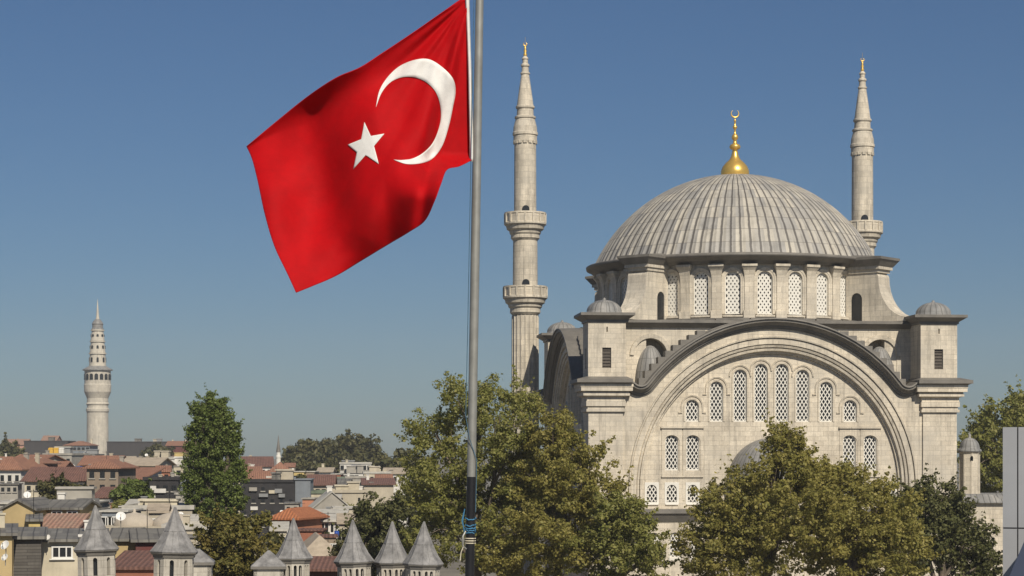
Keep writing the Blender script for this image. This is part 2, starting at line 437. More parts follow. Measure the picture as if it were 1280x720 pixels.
# piers with their entablature
for k in range(4):
    T = Matrix.Rotation(-k * PI / 2, 4, 'Z')
    pb = MB(); pb.box(-16.7, -13.6, -16.7, -13.6, 0, 21.8, T)
    for e, z0, z1 in ((.2, 21.82, 22.06), (.08, 22.06, 22.3), (.22, 22.3, 22.75), (.16, 22.75, 23.1), (.52, 23.2, 23.45), (.45, 23.45, 23.6), (.75, 23.6, 23.95), (.8, 23.95, 24.2)):
        pb.box(-16.7 - e, -13.6 + e, -16.7 - e, -13.6 + e, z0, z1, T)
    pb.frustum(-16.86, -13.44, -16.86, -13.44, 23.1, -17.15, -13.15, -17.15, -13.15, 23.2, T)
    pr = pb.build('pier', M['stone'], mosque)
    cbx = MB(); cbx.box(-17.85, -12.9, -17.85, -12.9, 24.32, 24.62, T); cbx.frustum(-17.5, -13.0, -17.5, -13.0, 24.2, -17.75, -12.95, -17.75, -12.95, 24.32, T)
    cbx.frustum(-17.8, -12.95, -17.8, -12.95, 24.62, -16.9, -13.3, -16.9, -13.3, 24.85, T)
    cbx.build('pier_cap', M['cornice'], pr)
# corner turrets
for k in range(4):
    T = Matrix.Rotation(-k * PI / 2, 4, 'Z'); cx = cy = -15.05
    tw = MB(); hh = 1.68
    front = [(cx - hh, 24.75), (cx + hh, 24.75), (cx + hh, 29.55), (cx - hh, 29.55)]
    hl = [[(cx - .42, 25.6), (cx + .38, 25.6), (cx + .38, 27.35), (cx - .42, 27.35)], [(cx - .05, 28.7), (cx + .07, 28.7), (cx + .07, 29.15), (cx - .05, 29.15)]]
    tw.prism(front, hl, cy - hh, cy - hh + .3, T=T)
    T9 = T @ Matrix.Translation((cx, cy, 0)) @ Matrix.Rotation(-PI / 2, 4, 'Z') @ Matrix.Translation((-cx, -cy, 0))
    fr2 = [(cx - hh, 24.75), (cx + hh - .301, 24.75), (cx + hh - .301, 29.55), (cx - hh, 29.55)]
    tw.prism(fr2, hl, cy - hh + .001, cy - hh + .3, T=T9)
    tw.box(cx - hh + .301, cx + hh, cy - hh + .301, cy + hh, 24.75, 29.549, T)
    tu = tw.build('corner_turret', M['stone'], mosque)
    for TT in (T, T9):
        g = MB(); g.box(cx - .40, cx + .36, cy - hh + .18, cy - hh + .24, 25.62, 27.33, TT)
        for i in range(6): g.box(cx - .41, cx + .37, cy - hh + .1, cy - hh + .179, 25.75 + i * .27, 25.8 + i * .27, TT)
        g.build('grille', M['grille'], tu)
    cc = MB(); cc.box(cx - hh - .12, cx + hh + .12, cy - hh - .12, cy + hh + .12, 29.56, 29.75, T)
    cc.frustum(cx - hh - .15, cx + hh + .15, cy - hh - .15, cy + hh + .15, 29.752, cx - hh - .7, cx + hh + .7, cy - hh - .7, cy + hh + .7, 30.1, T)
    cc.box(cx - hh - .74, cx + hh + .74, cy - hh - .74, cy + hh + .74, 30.102, 30.34, T)
    cc.build('turret_cornice', M['cornice'], tu)
    dm = MB(); prof = [(1.62, 30.34), (1.62, 30.5)] + [(1.55 * math.cos(a * PI / 20), 30.5 + 1.08 * math.sin(a * PI / 20)) for a in range(10)] + [(.12, 31.6), (.15, 31.68), (.0, 31.8)]
    dm.lathe(prof, 48, (cx, cy), True, lambda a, z: 1 + (.035 * max(0, math.cos(a * 16)) if 30.5 < z < 31.7 else 0), T=T)
    dm.build('turret_dome', M['lead'], tu)
# square base with its cornice, and the wall niches beside the arch
for k in range(4):
    T = Matrix.Rotation(-k * PI / 2, 4, 'Z')
    ub = MB()
    nich = lambda c: [(c + a, b) for a, b in arch_outline(3.0, 24.4, 28.35, 14)]
    ub.prism([(-13.45, 23.5), (13.45, 23.5), (13.45, 29.3), (-13.45, 29.3)], [nich(-10.6), nich(10.6)], -13.5, -11.9, T=T)
    ub.box(-13.45, 13.45, -11.899, -11.0, 23.5, 29.3, T)
    for c in (-10.6, 10.6):
        hp = [(c - 1.55 * math.cos(PI * i / 18), 26.85 + 1.55 * math.sin(PI * i / 18)) for i in range(19)]
        ub.sweep(hp, [(-.03, -13.5), (-.03, -13.62), (.34, -13.66), (.38, -13.5)], T=T)
    ub.build('upper_wall', M['stone'], mosque)
    for c in (-10.6, 10.6):                          # lead half vault inside each niche
        nb = MB()
        prof = [(1.47 * math.cos(a), 24.2 + 3.55 * math.sin(a)) for a in [i * PI / 24 for i in range(13)]]
        nb.lathe(prof, 24, (c, -13.15), True, T=T)
        nb.build('niche_vault', M['lead'], mosque)
    kb = MB(); kb.frustum(-13.5, 13.5, -13.6, -13.0, 29.3, -13.8, 13.8, -14.1, -13.0, 29.7, T); kb.box(-13.85, 13.85, -14.16, -13.0, 29.702, 29.95, T)
    kb.build('base_cornice', M['cornice'], mosque)
MB().box(-13.4, 13.4, -13.4, 13.4, 29.4, 29.99).build('base_roof', M['lead'], mosque)
# drum of 28 window bays
Z0, Z1 = 30.0, 35.3
NB = 28; hb = 13.0 * math.tan(PI / NB)
db = MB(); pil = MB(); sill = MB()
for i in range(NB):
    a = 2 * PI * i / NB; T = Matrix.Rotation(a, 4, 'Z')
    db.prism([(-hb, Z0), (hb, Z0), (hb, Z1), (-hb, Z1)], [arch_outline(1.4, 30.6, 34.4)], -13.0, -12.6, T=T)
    for r, yy in ((.79, -13.07), (.96, -13.13)):
        hp = [(-r, 30.6)] + [(-r * math.cos(PI * j / 16), 33.7 + r * math.sin(PI * j / 16)) for j in range(17)] + [(r, 30.6)]
        db.sweep(hp, [(-.09, -13.0), (-.09, yy), (.08, yy - .03), (.09, -13.0)], T=T)
    db.box(-.9, .9, -13.22, -13.0, 30.35, 30.5, T)
    T2 = Matrix.Rotation(a + PI / NB, 4, 'Z')
    if (i - 3) % 7 != 0:
        db.box(-.42, .42, -13.26, -12.95, Z0, 33.4, T2); db.box(-.52, .52, -13.36, -12.95, Z0, 30.9, T2)
        db.frustum(-.42, .42, -13.26, -12.95, 33.4, -.45, .45, -13.32, -12.95, 34.0, T2); db.frustum(-.45, .45, -13.32, -12.95, 34.0, -.54, .54, -13.45, -12.95, 34.45, T2); db.frustum(-.54, .54, -13.45, -12.95, 34.45, -.68, .68, -13.7, -12.95, 34.8, T2); db.box(-.70, .70, -13.75, -12.95, 34.802, 35.02, T2)
    sill.box(-hb - .05, hb + .05, -14.0, -12.9, 29.995, 30.2, T)
drum = db.build('drum', M['stone_drum'], mosque)
sill.build('drum_skirt', M['cornice'], drum)
cor = MB(); cor.lathe([(12.9, 35.03), (13.4, 35.05), (13.5, 35.25), (13.95, 35.35), (14.3, 35.6), (14.45, 35.62), (14.5, 35.85), (14.4, 35.92), (13.0, 36.12), (12.0, 36.2)], 112, uref=14)
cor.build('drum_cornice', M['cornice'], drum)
for i in range(NB):
    a = 2 * PI * i / NB
    window('drum', 1.4, 3.8, (math.sin(a) * 12.84, -math.cos(a) * 12.84, 30.6), a, mosque, .36, 1.45, .17)
# corner buttresses
for k in range(4):
    T = Matrix.Rotation(k * PI / 2 + PI / 4, 4, 'Z')
    prof = [(12.9, 30.0), (19.1, 30.0), (19.0, 30.3)]
    for i in range(9):
        a = i / 8 * PI / 2; prof.append((16.25 + 2.7 * (1 - math.sin(a)), 30.4 + 3.3 * (1 - math.cos(a)) * 1.0 + .05 * i))
    prof += [(16.15, 34.3), (16.0, 34.35), (16.0, 35.04), (12.9, 35.04)]
    hole = [(14.0 + a, b) for a, b in arch_outline(1.15, 30.02, 32.7)]
    bb = MB(); bb.prism(prof, [hole], -1.05, 1.05, mp=lambda a, b, d: (d, -a, b), T=T)
    bb.box(-1.16, 1.16, -16.25, -12.95, 34.45, 34.75, T); bb.box(-1.3, 1.3, -16.45, -12.95, 34.752, 35.045, T)
    bo = bb.build('buttress', M['stone_drum'], mosque)
    dk = MB(); dk.prism(arch_outline(1.13, 30.02, 32.69), [], -.98, .98, mp=lambda a, b, d: (d, -14.0 - a, b), T=T); dk.build('passage_shade', M['dark'], bo)  # dark block fills the open archway in place of its shade
    cb2 = MB(); cb2.frustum(-1.35, 1.35, -16.5, -12.95, 35.05, -1.75, 1.75, -16.9, -12.95, 35.6, T); cb2.box(-1.8, 1.8, -16.95, -12.95, 35.602, 35.83, T)
    cb2.frustum(-1.8, 1.8, -16.95, -12.95, 35.832, -1.3, 1.3, -14.2, -12.95, 36.08, T)
    cb2.build('buttress_cornice', M['cornice'], bo)
# great dome
RD = 15.1; zc = 29.55
prof = []
a0 = math.asin((36.0 - zc) / RD) - .02
for i in range(41):
    a = a0 + (PI / 2 - .03 - a0) * i / 40; prof.append((RD * math.cos(a), zc + RD * math.sin(a)))
NR = 92
dmb = MB()
m_ = NR * 4
def ribf(a, z):
    q = (a * NR / (2 * PI)) % 1.0
    return 1.0 + (.0055 if (q < .13 or q > .87) else 0)
dmb.lathe(prof, m_, (0, 0), False, ribf, uref=NR / (2 * PI))
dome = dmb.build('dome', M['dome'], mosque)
fp = [(1.45, 44.55), (1.5, 44.75), (1.48, 45.1), (1.3, 45.55), (.98, 45.95), (.6, 46.3), (.4, 46.7), (.3, 47.15), (.26, 47.4), (.5, 47.5), (.6, 47.72), (.5, 47.95), (.24, 48.08), (.17, 48.45), (.32, 48.6), (.36, 48.82), (.26, 49.05), (.12, 49.2), (.1, 49.65), (.22, 49.8), (.25, 49.95), (.13, 50.1), (.08, 50.5), (.16, 50.6), (.07, 50.75), (0, 50.95)]
fp = [(r_ * .92, 44.6 + (z_ - 44.55) * .86) for r_, z_ in fp]
fn = MB().lathe(fp, 32)
cr = []
for i in range(25):
    a = math.radians(-235 + 290 * i / 24); cr.append((.37 * math.cos(a), 0, 50.5 + .37 * math.sin(a)))
fn.tube(cr, [.015 + .07 * math.sin(PI * i / 24) for i in range(25)], 8)
fn.build('finial', M['gold'], mosque)
# windows of the two visible faces
def facade_windows(k):
    R_ = Matrix.Rotation(-k * PI / 2, 4, 'Z')
    for x, z0, z1 in WIN: window('f%.2f' % (z1 - z0), 1.2, z1 - z0, R_ @ Vector((x, -15.42, z0)), -k * PI / 2, mosque, .35, 1.6, .078)
    for x, z0, z1 in W2: window('g', 1.2, z1 - z0, R_ @ Vector((x, -15.42, z0)), -k * PI / 2, mosque, .35, 1.6, .078)
    for x, z0, z1 in W3: window('h', 1.0, z1 - z0, R_ @ Vector((x, -15.58, z0)), -k * PI / 2, mosque, .33, 1.6, .078, square=True)
    for x, z0, z1 in LOW: window('l', .98, z1 - z0, R_ @ Vector((x, -16.85, z0)), -k * PI / 2, mosque, .33, 1.6, .078)
facade_windows(0); facade_windows(1)
# apse with half dome in the middle of the front
aw = MB().lathe([(3.7, 0), (3.7, 15.6), (3.95, 15.7), (3.95, 15.9)], 40, (0, -15.9), False, a0=-PI / 2, a1=PI / 2); aw.build('apse', M['stone'], mosque)
ad = MB().lathe([(4.1, 15.9)] + [(4.0 * math.cos(i * PI / 24), 16.0 + 3.6 * math.sin(i * PI / 24)) for i in range(12)] + [(0, 19.6)], 40, (0, -15.9), True, a0=-PI / 2, a1=PI / 2); ad.build('half_dome', M['lead'], mosque)

# ================================================================== MINARETS
def build_minaret(loc, label):
    root = empty('minaret', label, 'minaret', loc, 0, 'slender minarets of the mosque')
    k = .0827
    def z(y): return 18 + (570 - y) * k
    def rr(p): return p * k
    fl = 20
    low = MB(); low.lathe([(rr(17.6), 0), (rr(17), z(396)), (rr(16.2), z(394))], fl * 8, rf=lambda a, zz: 1 - .07 * abs(math.sin(a * fl / 2)) ** .5, smooth=False, uref=1.4)
    low.build('fluted_shaft', M['stone_min'], root)
    def balcony(yt, yb, yc, rp, rs):
        b = MB(); b.lathe([(rr(rp - 3), z(yt + 6)), (rr(rp - 3), z(yt)), (rr(rp), z(yt)), (rr(rp), z(yt + 2)), (rr(rp - .8), z(yt + 3)), (rr(rp - .8), z(yb - 3)), (rr(rp + .4), z(yb - 2)), (rr(rp + .4), z(yb)),
                           (rr(rp - 2), z(yb + 2)), (rr(rp - 3), z(yb + 6)), (rr(rp - 6), z(yb + 8)), (rr(rp - 6.5), z(yb + 11)), (rr(rs + 2.5), z(yb + 13)), (rr(rs + 2.6), z(yc - 3)), (rr(rs + .8), z(yc - 1)), (rr(rs), z(yc))], 64, smooth=False)
        b.lathe([(rr(rp - 3), z(yt + 6)), (rr(rs - 3), z(yt + 6))], 64)
        for i in range(16):
            T = Matrix.Rotation(2 * PI * i / 16, 4, 'Z'); b.box(-.09, .09, -rr(rp) - .05, -rr(rp) + .15, z(yb - 2), z(yt + 1), T)
        return b.build('balcony', M['stone_min'], root)
    balcony(358, 373, 394, 27.5, 16.5)
    MB().lathe([(rr(15.6), z(366)), (rr(15.2), z(298))], 48, uref=1.3).build('shaft', M['stone_min'], root)
    balcony(266, 281, 301, 26, 15.4)
    MB().lathe([(rr(14), z(274)), (rr(13.6), z(178))], 48, uref=1.2).build('shaft', M['stone_min'], root)
    sp = MB()
    sp.lathe([(rr(13.6), z(179)), (rr(14.6), z(177)), (rr(14.8), z(171)), (rr(14.4), z(170)), (rr(15.8), z(169)), (rr(15.8), z(166)), (rr(15), z(165)), (rr(14.6), z(159)), (rr(12.6), z(151)), (rr(12), z(149)), (rr(13.2), z(148)), (rr(13.2), z(146)), (rr(10.6), z(144.5)), (rr(10.2), z(137)), (rr(11.8), z(135)), (rr(11.8), z(133)), (rr(10.4), z(132)),
              (rr(7.4), z(110)), (rr(5), z(93.5)), (rr(6), z(92.5)), (rr(6), z(91)), (rr(4.6), z(90)), (rr(4.2), z(84)), (rr(5.4), z(82.5)), (rr(5.2), z(80.5)), (rr(3.4), z(79)), (rr(3.4), z(75)), (rr(4.4), z(73.5)), (rr(3.2), z(71.5)), (rr(1.8), z(70))], 40, smooth=False)
    for i in range(14):
        T = Matrix.Rotation(2 * PI * i / 14, 4, 'Z'); sp.box(-.18, .18, -rr(15), -rr(13.6), z(180), z(176), T)
    sp.build('spire', M['stone_min'], root)
    g = MB().lathe([(rr(1.6), z(70.5)), (rr(2.6), z(68)), (rr(1.2), z(66)), (rr(2.2), z(63.5)), (rr(1), z(61.5)), (rr(1.7), z(59.5)), (rr(.7), z(57.8)), (0, z(57))], 16)
    g.tube([(.17 * math.cos(a), 0, z(55) + .17 * math.sin(a)) for a in [math.radians(-235 + 290 * i / 14) for i in range(15)]], [.02 + .04 * math.sin(PI * i / 14) for i in range(15)], 6)
    g.tube([(0, 0, z(57.5)), (0, 0, z(46))], .015, 4)
    g.build('finial', M['gold'], root)
    for yb, r_ in ((266, 13.9), (358, 15.5)):
        for da in (-.05, 2.1):
            T = Matrix.Rotation(da + .1, 4, 'Z')
            MB().prism(arch_outline(.75, z(yb + 6), z(yb - 8)), [], -rr(r_) - .03, -rr(r_) + .3, T=T).build('door', M['dark'], root)
    return root
build_minaret(P(656.5, 570, 215.1) * Vector((1, 1, 0)) if False else Vector((P(656.5, 570, 215.1).x, 215.1, 0)), 'tall minaret with two balconies standing beside the flagpole')
o = build_minaret(Vector((P(1078, 570, 223.5).x, 223.5, 0)), 'minaret rising behind the great dome at the mosque\'s far side')

# ================================================================== FLAG AND POLE
M['pole'] = plain_mat('galvanised_pole', (.30, .30, .275), .45, .15, 6, .35, .25)
M['black'] = plain_mat('black_paint', (.014, .014, .016), .35, .2, 4, 0, 0)
M['rope'] = plain_mat('blue_rope', (.045, .17, .30), .8, .3, 20, 0, 0)
M['halyard'] = plain_mat('blue_halyard', (.06, .13, .19), .8, .3, 20, 0, 0)
M['cream_rope'] = plain_mat('cream_rope', (.55, .5, .38), .8, .2, 20, 0, 0)
YP = 24.0; PXM = YP / F
def polex(py): return 599.5 - 12.5 * py / 720.0
root = empty('flagpole', 'leaning grey metal flagpole with black lower end and tied blue rope', 'flagpole', (P(polex(2520), 0, YP).x, YP, 0))
def rel(p): return Vector(p) - root.location
def pp(py): return rel(P(polex(py), py, YP))
MB().tube([pp(597), pp(300), pp(-90)], [5.5 * PXM, 5.7 * PXM, 4.8 * PXM], 20).build('pole', M['pole'], root)
MB().tube([pp(2520), pp(1400), pp(596)], [8.0 * PXM, 6.2 * PXM, 5.7 * PXM], 20).build('pole_sleeve', M['black'], root)
MB().lathe([(0, 0), (.05, .02), (.075, .08), (.05, .14), (0, .16)], 16).build('pole_cap', M['pole'], root, pp(-90))
rp = MB(); random.seed(5)
for py in (648, 656, 659, 662, 665):
    c = pp(py); pts = [c + Vector((6.4 * PXM * math.cos(a), 6.4 * PXM * math.sin(a), random.uniform(-.008, .008) + .012 * math.sin(a))) for a in [2 * PI * i / 16 for i in range(17)]]
    rp.tube(pts, .0075, 6)
for dx, y0, y1 in ((-7.5, 636, 668), (-8.5, 640, 662)):
    rp.tube([pp(y0) + Vector((dx * PXM, -.06, 0)), pp((y0 + y1) / 2) + Vector(((dx - 2.2) * PXM, -.07, 0)), pp(y1) + Vector((dx * PXM * .9, -.06, 0))], .0065, 6)
rp.build('rope', M['rope'], root)
MB().tube([pp(-60) + Vector((-6.8 * PXM, -.03, 0)), pp(200) + Vector((-7.2 * PXM, -.04, 0)), pp(420) + Vector((-7.6 * PXM, -.05, 0)), pp(520) + Vector((-8.2 * PXM, -.05, 0)), pp(548) + Vector((-3 * PXM, -.08, 0)), pp(575) + Vector((6.5 * PXM, -.05, 0)), pp(640) + Vector((6.2 * PXM, -.05, 0))], .0045, 6).build('halyard', M['halyard'], root)
cl = MB(); cl.tube([pp(672) + Vector((-8 * PXM, -.05, .02)), pp(676) + Vector((-10 * PXM, -.08, 0)), pp(682) + Vector((-8 * PXM, -.09, 0)), pp(690) + Vector((-11 * PXM, -.08, 0)), pp(700) + Vector((-12 * PXM, -.08, 0))], .007, 6)
for py in (673, 676, 679): cl.tube([pp(py) + Vector((6.5 * PXM * math.cos(a), 6.5 * PXM * math.sin(a), 0)) for a in [2 * PI * i / 14 for i in range(15)]], .007, 6)
cl.build('knot', M['cream_rope'], root)
MB().tube([pp(664) + Vector((-6 * PXM, -.05, 0)), pp(670) + Vector((-9 * PXM, -.09, 0)), pp(682) + Vector((-9 * PXM, -.09, 0)), pp(686) + Vector((-5 * PXM, -.06, 0))], .012, 8).build('cleat', M['pole'], root)

def fold(px, py):
    """how far the cloth stands in front (-) or behind (+) the pole plane, in metres"""
    dx, dy = 588 - px, py + 5
    r = math.hypot(dx, dy); a = math.atan2(dy, dx + 1e-6)
    q = min(1, r / 330)
    f = -.10 * q + .22 * (dx / 280) ** 2
    f += .27 * q * math.sin(a * 8 + 1.0 + .004 * r) - .12 * q * abs(math.sin(a * 5.5 + .3)) + .08 * q * math.sin(a * 17 + .9 + .01 * r)
    f += .15 * math.sin(dx / 36 + py / 95) * q + .06 * q * math.sin(dx / 21 + py / 70 + 2)
    f += .045 * math.sin(dx / 17 - py / 60 + 1) * q * q + .012 * math.sin(dx / 9 + py / 31) * q
    f += .02 * math.sin(a * 31 + 2) * math.exp(-((r - 90) / 70) ** 2)
    g = math.exp(-((px - (560 - .15 * (py - 60))) / 9.0) ** 2)       # crease beside the hoist
    f += .13 * g * min(1, max(0, py - 20) / 120)
    h1 = max(0, min(1, (px - 478) / 80)); h2 = max(0, min(1, (py - 190) / 60)); h = h1 * h1 * (3 - 2 * h1) * h2 * h2 * (3 - 2 * h2)   # tucked corner
    f -= 1.15 * h
    e = max(0, 1 - (px - 308) / 60) * max(0, 1 - abs(py - 185 + (px - 308) * .5) / 30)
    f += .16 * e * e
    return f
def flagpt(px, py, off=0):
    return P(px, py, YP + fold(px, py) - off)
def resample(pts, n):
    d = [0]
    for a, b in zip(pts, pts[1:]): d.append(d[-1] + math.hypot(b[0] - a[0], b[1] - a[1]))
    out = []
    # Catmull-Rom through the points for a soft edge
    def cr(p0, p1, p2, p3, t):
        return tuple(.5 * (2 * p1[k] + (p2[k] - p0[k]) * t + (2 * p0[k] - 5 * p1[k] + 4 * p2[k] - p3[k]) * t * t + (3 * p1[k] - p0[k] - 3 * p2[k] + p3[k]) * t ** 3) for k in (0, 1))
    for i in range(n + 1):
        s = d[-1] * i / n; j = max(k for k in range(len(d)) if d[k] <= s + 1e-9); j = min(j, len(pts) - 2)
        t = (s - d[j]) / (d[j + 1] - d[j])
        out.append(cr(pts[max(j - 1, 0)], pts[j], pts[j + 1], pts[min(j + 2, len(pts) - 1)], t))
    return out
ntp, nlp = 120, 90
topE = resample([(583, -6), (570, 3), (520, 38), (478, 66), (450, 84), (420, 97), (385, 120), (345, 152), (308, 183)], ntp)
botE = resample([(590, 200), (574, 208), (559, 212), (552, 228), (543, 252), (531, 276), (510, 291), (478, 310), (450, 327), (420, 345), (390, 358), (370, 366)], ntp)
hoE = resample([(583, -6), (586.5, 100), (590, 200)], nlp)
flE = resample([(308, 183), (315, 199), (322, 226), (331, 268), (343, 308), (360, 344), (370, 366)], nlp)
vs, fs = [], []
for j in range(nlp + 1):
    t = j / nlp
    for i in range(ntp + 1):
        s = i / ntp
        q = []
        for k in (0, 1):
            q.append((1 - t) * topE[i][k] + t * botE[i][k] + (1 - s) * hoE[j][k] + s * flE[j][k]
                     - ((1 - s) * (1 - t) * topE[0][k] + s * (1 - t) * topE[-1][k] + (1 - s) * t * botE[0][k] + s * t * botE[-1][k]))
        vs.append(flagpt(*q))
for j in range(nlp):
    for i in range(ntp):
        a = j * (ntp + 1) + i; fs.append((a, a + ntp + 1, a + ntp + 2, a + 1))
def cloth_mat(name, c, tr=.18):
    m, t, b = new_mat(name); ob = N(t, 'ShaderNodeTexCoord').outputs['Object']
    n1 = noise(t, ob, 3, 5, .7)
    rgb = N(t, 'ShaderNodeRGB'); rgb.outputs[0].default_value = (*c, 1)
    cc = mul(t, rgb.outputs[0], mapr(t, n1, .3, .7, .82, 1.12))
    L(t, cc, b.inputs['Base Color']); b.inputs['Roughness'].default_value = .75; b.inputs['Specular IOR Level'].default_value = .15
    trn = N(t, 'ShaderNodeBsdfTranslucent'); L(t, cc, trn.inputs[0]); mx = N(t, 'ShaderNodeMixShader'); mx.inputs[0].default_value = tr
    L(t, b.outputs[0], mx.inputs[1]); L(t, trn.outputs[0], mx.inputs[2]); L(t, mx.outputs[0], t.nodes['Material Output'].inputs[0])
    n2 = noise(t, ob, 9, 3, .6); bp = N(t, 'ShaderNodeBump'); bp.inputs['Strength'].default_value = .25; bp.inputs['Distance'].default_value = .02
    L(t, n2, bp.inputs['Height']); L(t, bp.outputs[0], b.inputs['Normal'])
    return m
M['red'] = cloth_mat('red_cloth', (.42, .0003, .003), .06); M['wcloth'] = cloth_mat('white_cloth', (.78, .77, .74), .1)
flag = empty('flag', 'large red flag with white crescent and star flying from the pole', 'flag', P(587, 200, YP))
fo = flag.location
def solid(o, th):
    md = o.modifiers.new('thickness', 'SOLIDIFY'); md.thickness = th; md.offset = 0
    return o
solid(MB().add([p - fo for p in vs], fs, smooth=True).build('cloth', M['red'], flag), .004)
# hoist band
vs, fs = [], []
for j in range(41):
    t = j / 40; y = -6 + 208 * t
    xl = 581.5 + 5.5 * t + 1.2 * math.sin(t * 3); xr = 586.5 + 6.0 * t
    vs += [P(xl, y, YP - .012) - fo, P((xl + xr) / 2, y, YP - .03) - fo, P(xr, y, YP - .005) - fo]
for j in range(40):
    for k in (0, 1): a = 3 * j + k; fs.append((a, a + 3, a + 4, a + 1))
solid(MB().add(vs, fs, smooth=True).build('hoist_band', M['wcloth'], flag), .006)
# crescent: strip between outer and inner traced curves
outer = resample([(470, 134), (474, 114), (484, 97), (499, 83), (518, 75), (536, 74), (553, 84), (566, 98), (569.5, 114), (566, 135), (561, 158), (553, 182), (541, 198), (527, 204), (508, 205), (492, 199.5)], 90)
inner = resample([(470, 134), (477, 116), (488, 103), (503, 96.5), (519, 97), (533, 103), (544, 114), (550, 130), (551, 148), (547, 165), (540, 180), (529, 191), (516, 198), (504, 200), (497, 200), (492, 199.5)], 90)
vs, fs = [], []; K = 6
for a, b in zip(outer, inner):
    for k in range(K + 1):
        t = k / K; vs.append(flagpt(a[0] + (b[0] - a[0]) * t, a[1] + (b[1] - a[1]) * t, .012) - fo)
for i in range(90):
    for k in range(K): q = i * (K + 1) + k; fs.append((q, q + 1, q + K + 2, q + K + 1))
solid(MB().add(vs, fs, smooth=True).build('crescent', M['wcloth'], flag), .003)
tips = [(455.5, 152.5), (463.5, 170), (480.5, 167), (467.5, 182.5), (473.5, 205), (457, 194), (441.5, 211.5), (446, 190.5), (434.5, 181), (451.5, 174)]
c0 = (457.5, 182); vs, fs = [], []; G = 8
for i in range(10):
    a, b = tips[i], tips[(i + 1) % 10]; o0 = len(vs)
    for u in range(G + 1):
        for v in range(G + 1):
            t = u / G; s = v / G; x = a[0] + (b[0] - a[0]) * s; y = a[1] + (b[1] - a[1]) * s
            vs.append(flagpt(c0[0] + (x - c0[0]) * t, c0[1] + (y - c0[1]) * t, .012) - fo)
    for u in range(G):
        for v in range(G): q = o0 + u * (G + 1) + v; fs.append((q, q + 1, q + G + 2, q + G + 1))
st_ = MB().add(vs, fs, smooth=True).build('star', M['wcloth'], flag)
import bmesh
bm_ = bmesh.new(); bm_.from_mesh(st_.data); bmesh.ops.remove_doubles(bm_, verts=bm_.verts, dist=.0005); bm_.to_mesh(st_.data); bm_.free()
solid(st_, .003)

# ================================================================== TREES
def leaf_cloud(clumps, n, leaf, seed, base):
    """numpy leaf quads scattered around clump centres (x,y,z,r,weight); coordinates relative to base"""
    rng = np.random.default_rng(seed)
    C = np.array(clumps); wgt = C[:, 3] ** 2; wgt = wgt / wgt.sum()
    idx = rng.choice(len(C), n, p=wgt)
    d = rng.normal(size=(n, 3)); d /= np.linalg.norm(d, axis=1)[:, None]
    rad = C[idx, 3] * (.3 + .7 * rng.random(n) ** .5) * (1 + .5 * (rng.random(n) < .16))
    pos = C[idx, :3] + d * rad[:, None] * np.array([1, 1, .72]) - np.array(base)
    nrm = d * .7 + rng.normal(size=(n, 3)) * .6 + np.array([0, 0, .45]); nrm /= np.linalg.norm(nrm, axis=1)[:, None]
    t = np.cross(nrm, rng.normal(size=(n, 3))); t /= np.linalg.norm(t, axis=1)[:, None]; b = np.cross(nrm, t)
    s = leaf * (.5 + 1.1 * rng.random(n) ** 1.5)[:, None]; asp = (.55 + .3 * rng.random(n))[:, None]
    q = np.stack([pos - t * s, pos + b * s * asp + nrm * s * .2, pos + t * s, pos - b * s * asp + nrm * s * .2], 1).reshape(-1, 3)
    me = bpy.data.meshes.new('crown'); me.vertices.add(4 * n); me.vertices.foreach_set('co', q.astype('f').ravel())
    me.loops.add(4 * n); me.loops.foreach_set('vertex_index', np.arange(4 * n, dtype='i'))
    me.polygons.add(n); me.polygons.foreach_set('loop_start', np.arange(0, 4 * n, 4, dtype='i'))
    me.update(calc_edges=True); return me
M['bark'] = plain_mat('bark', (.12, .095, .07), .9, .35, 3, 0, .3)
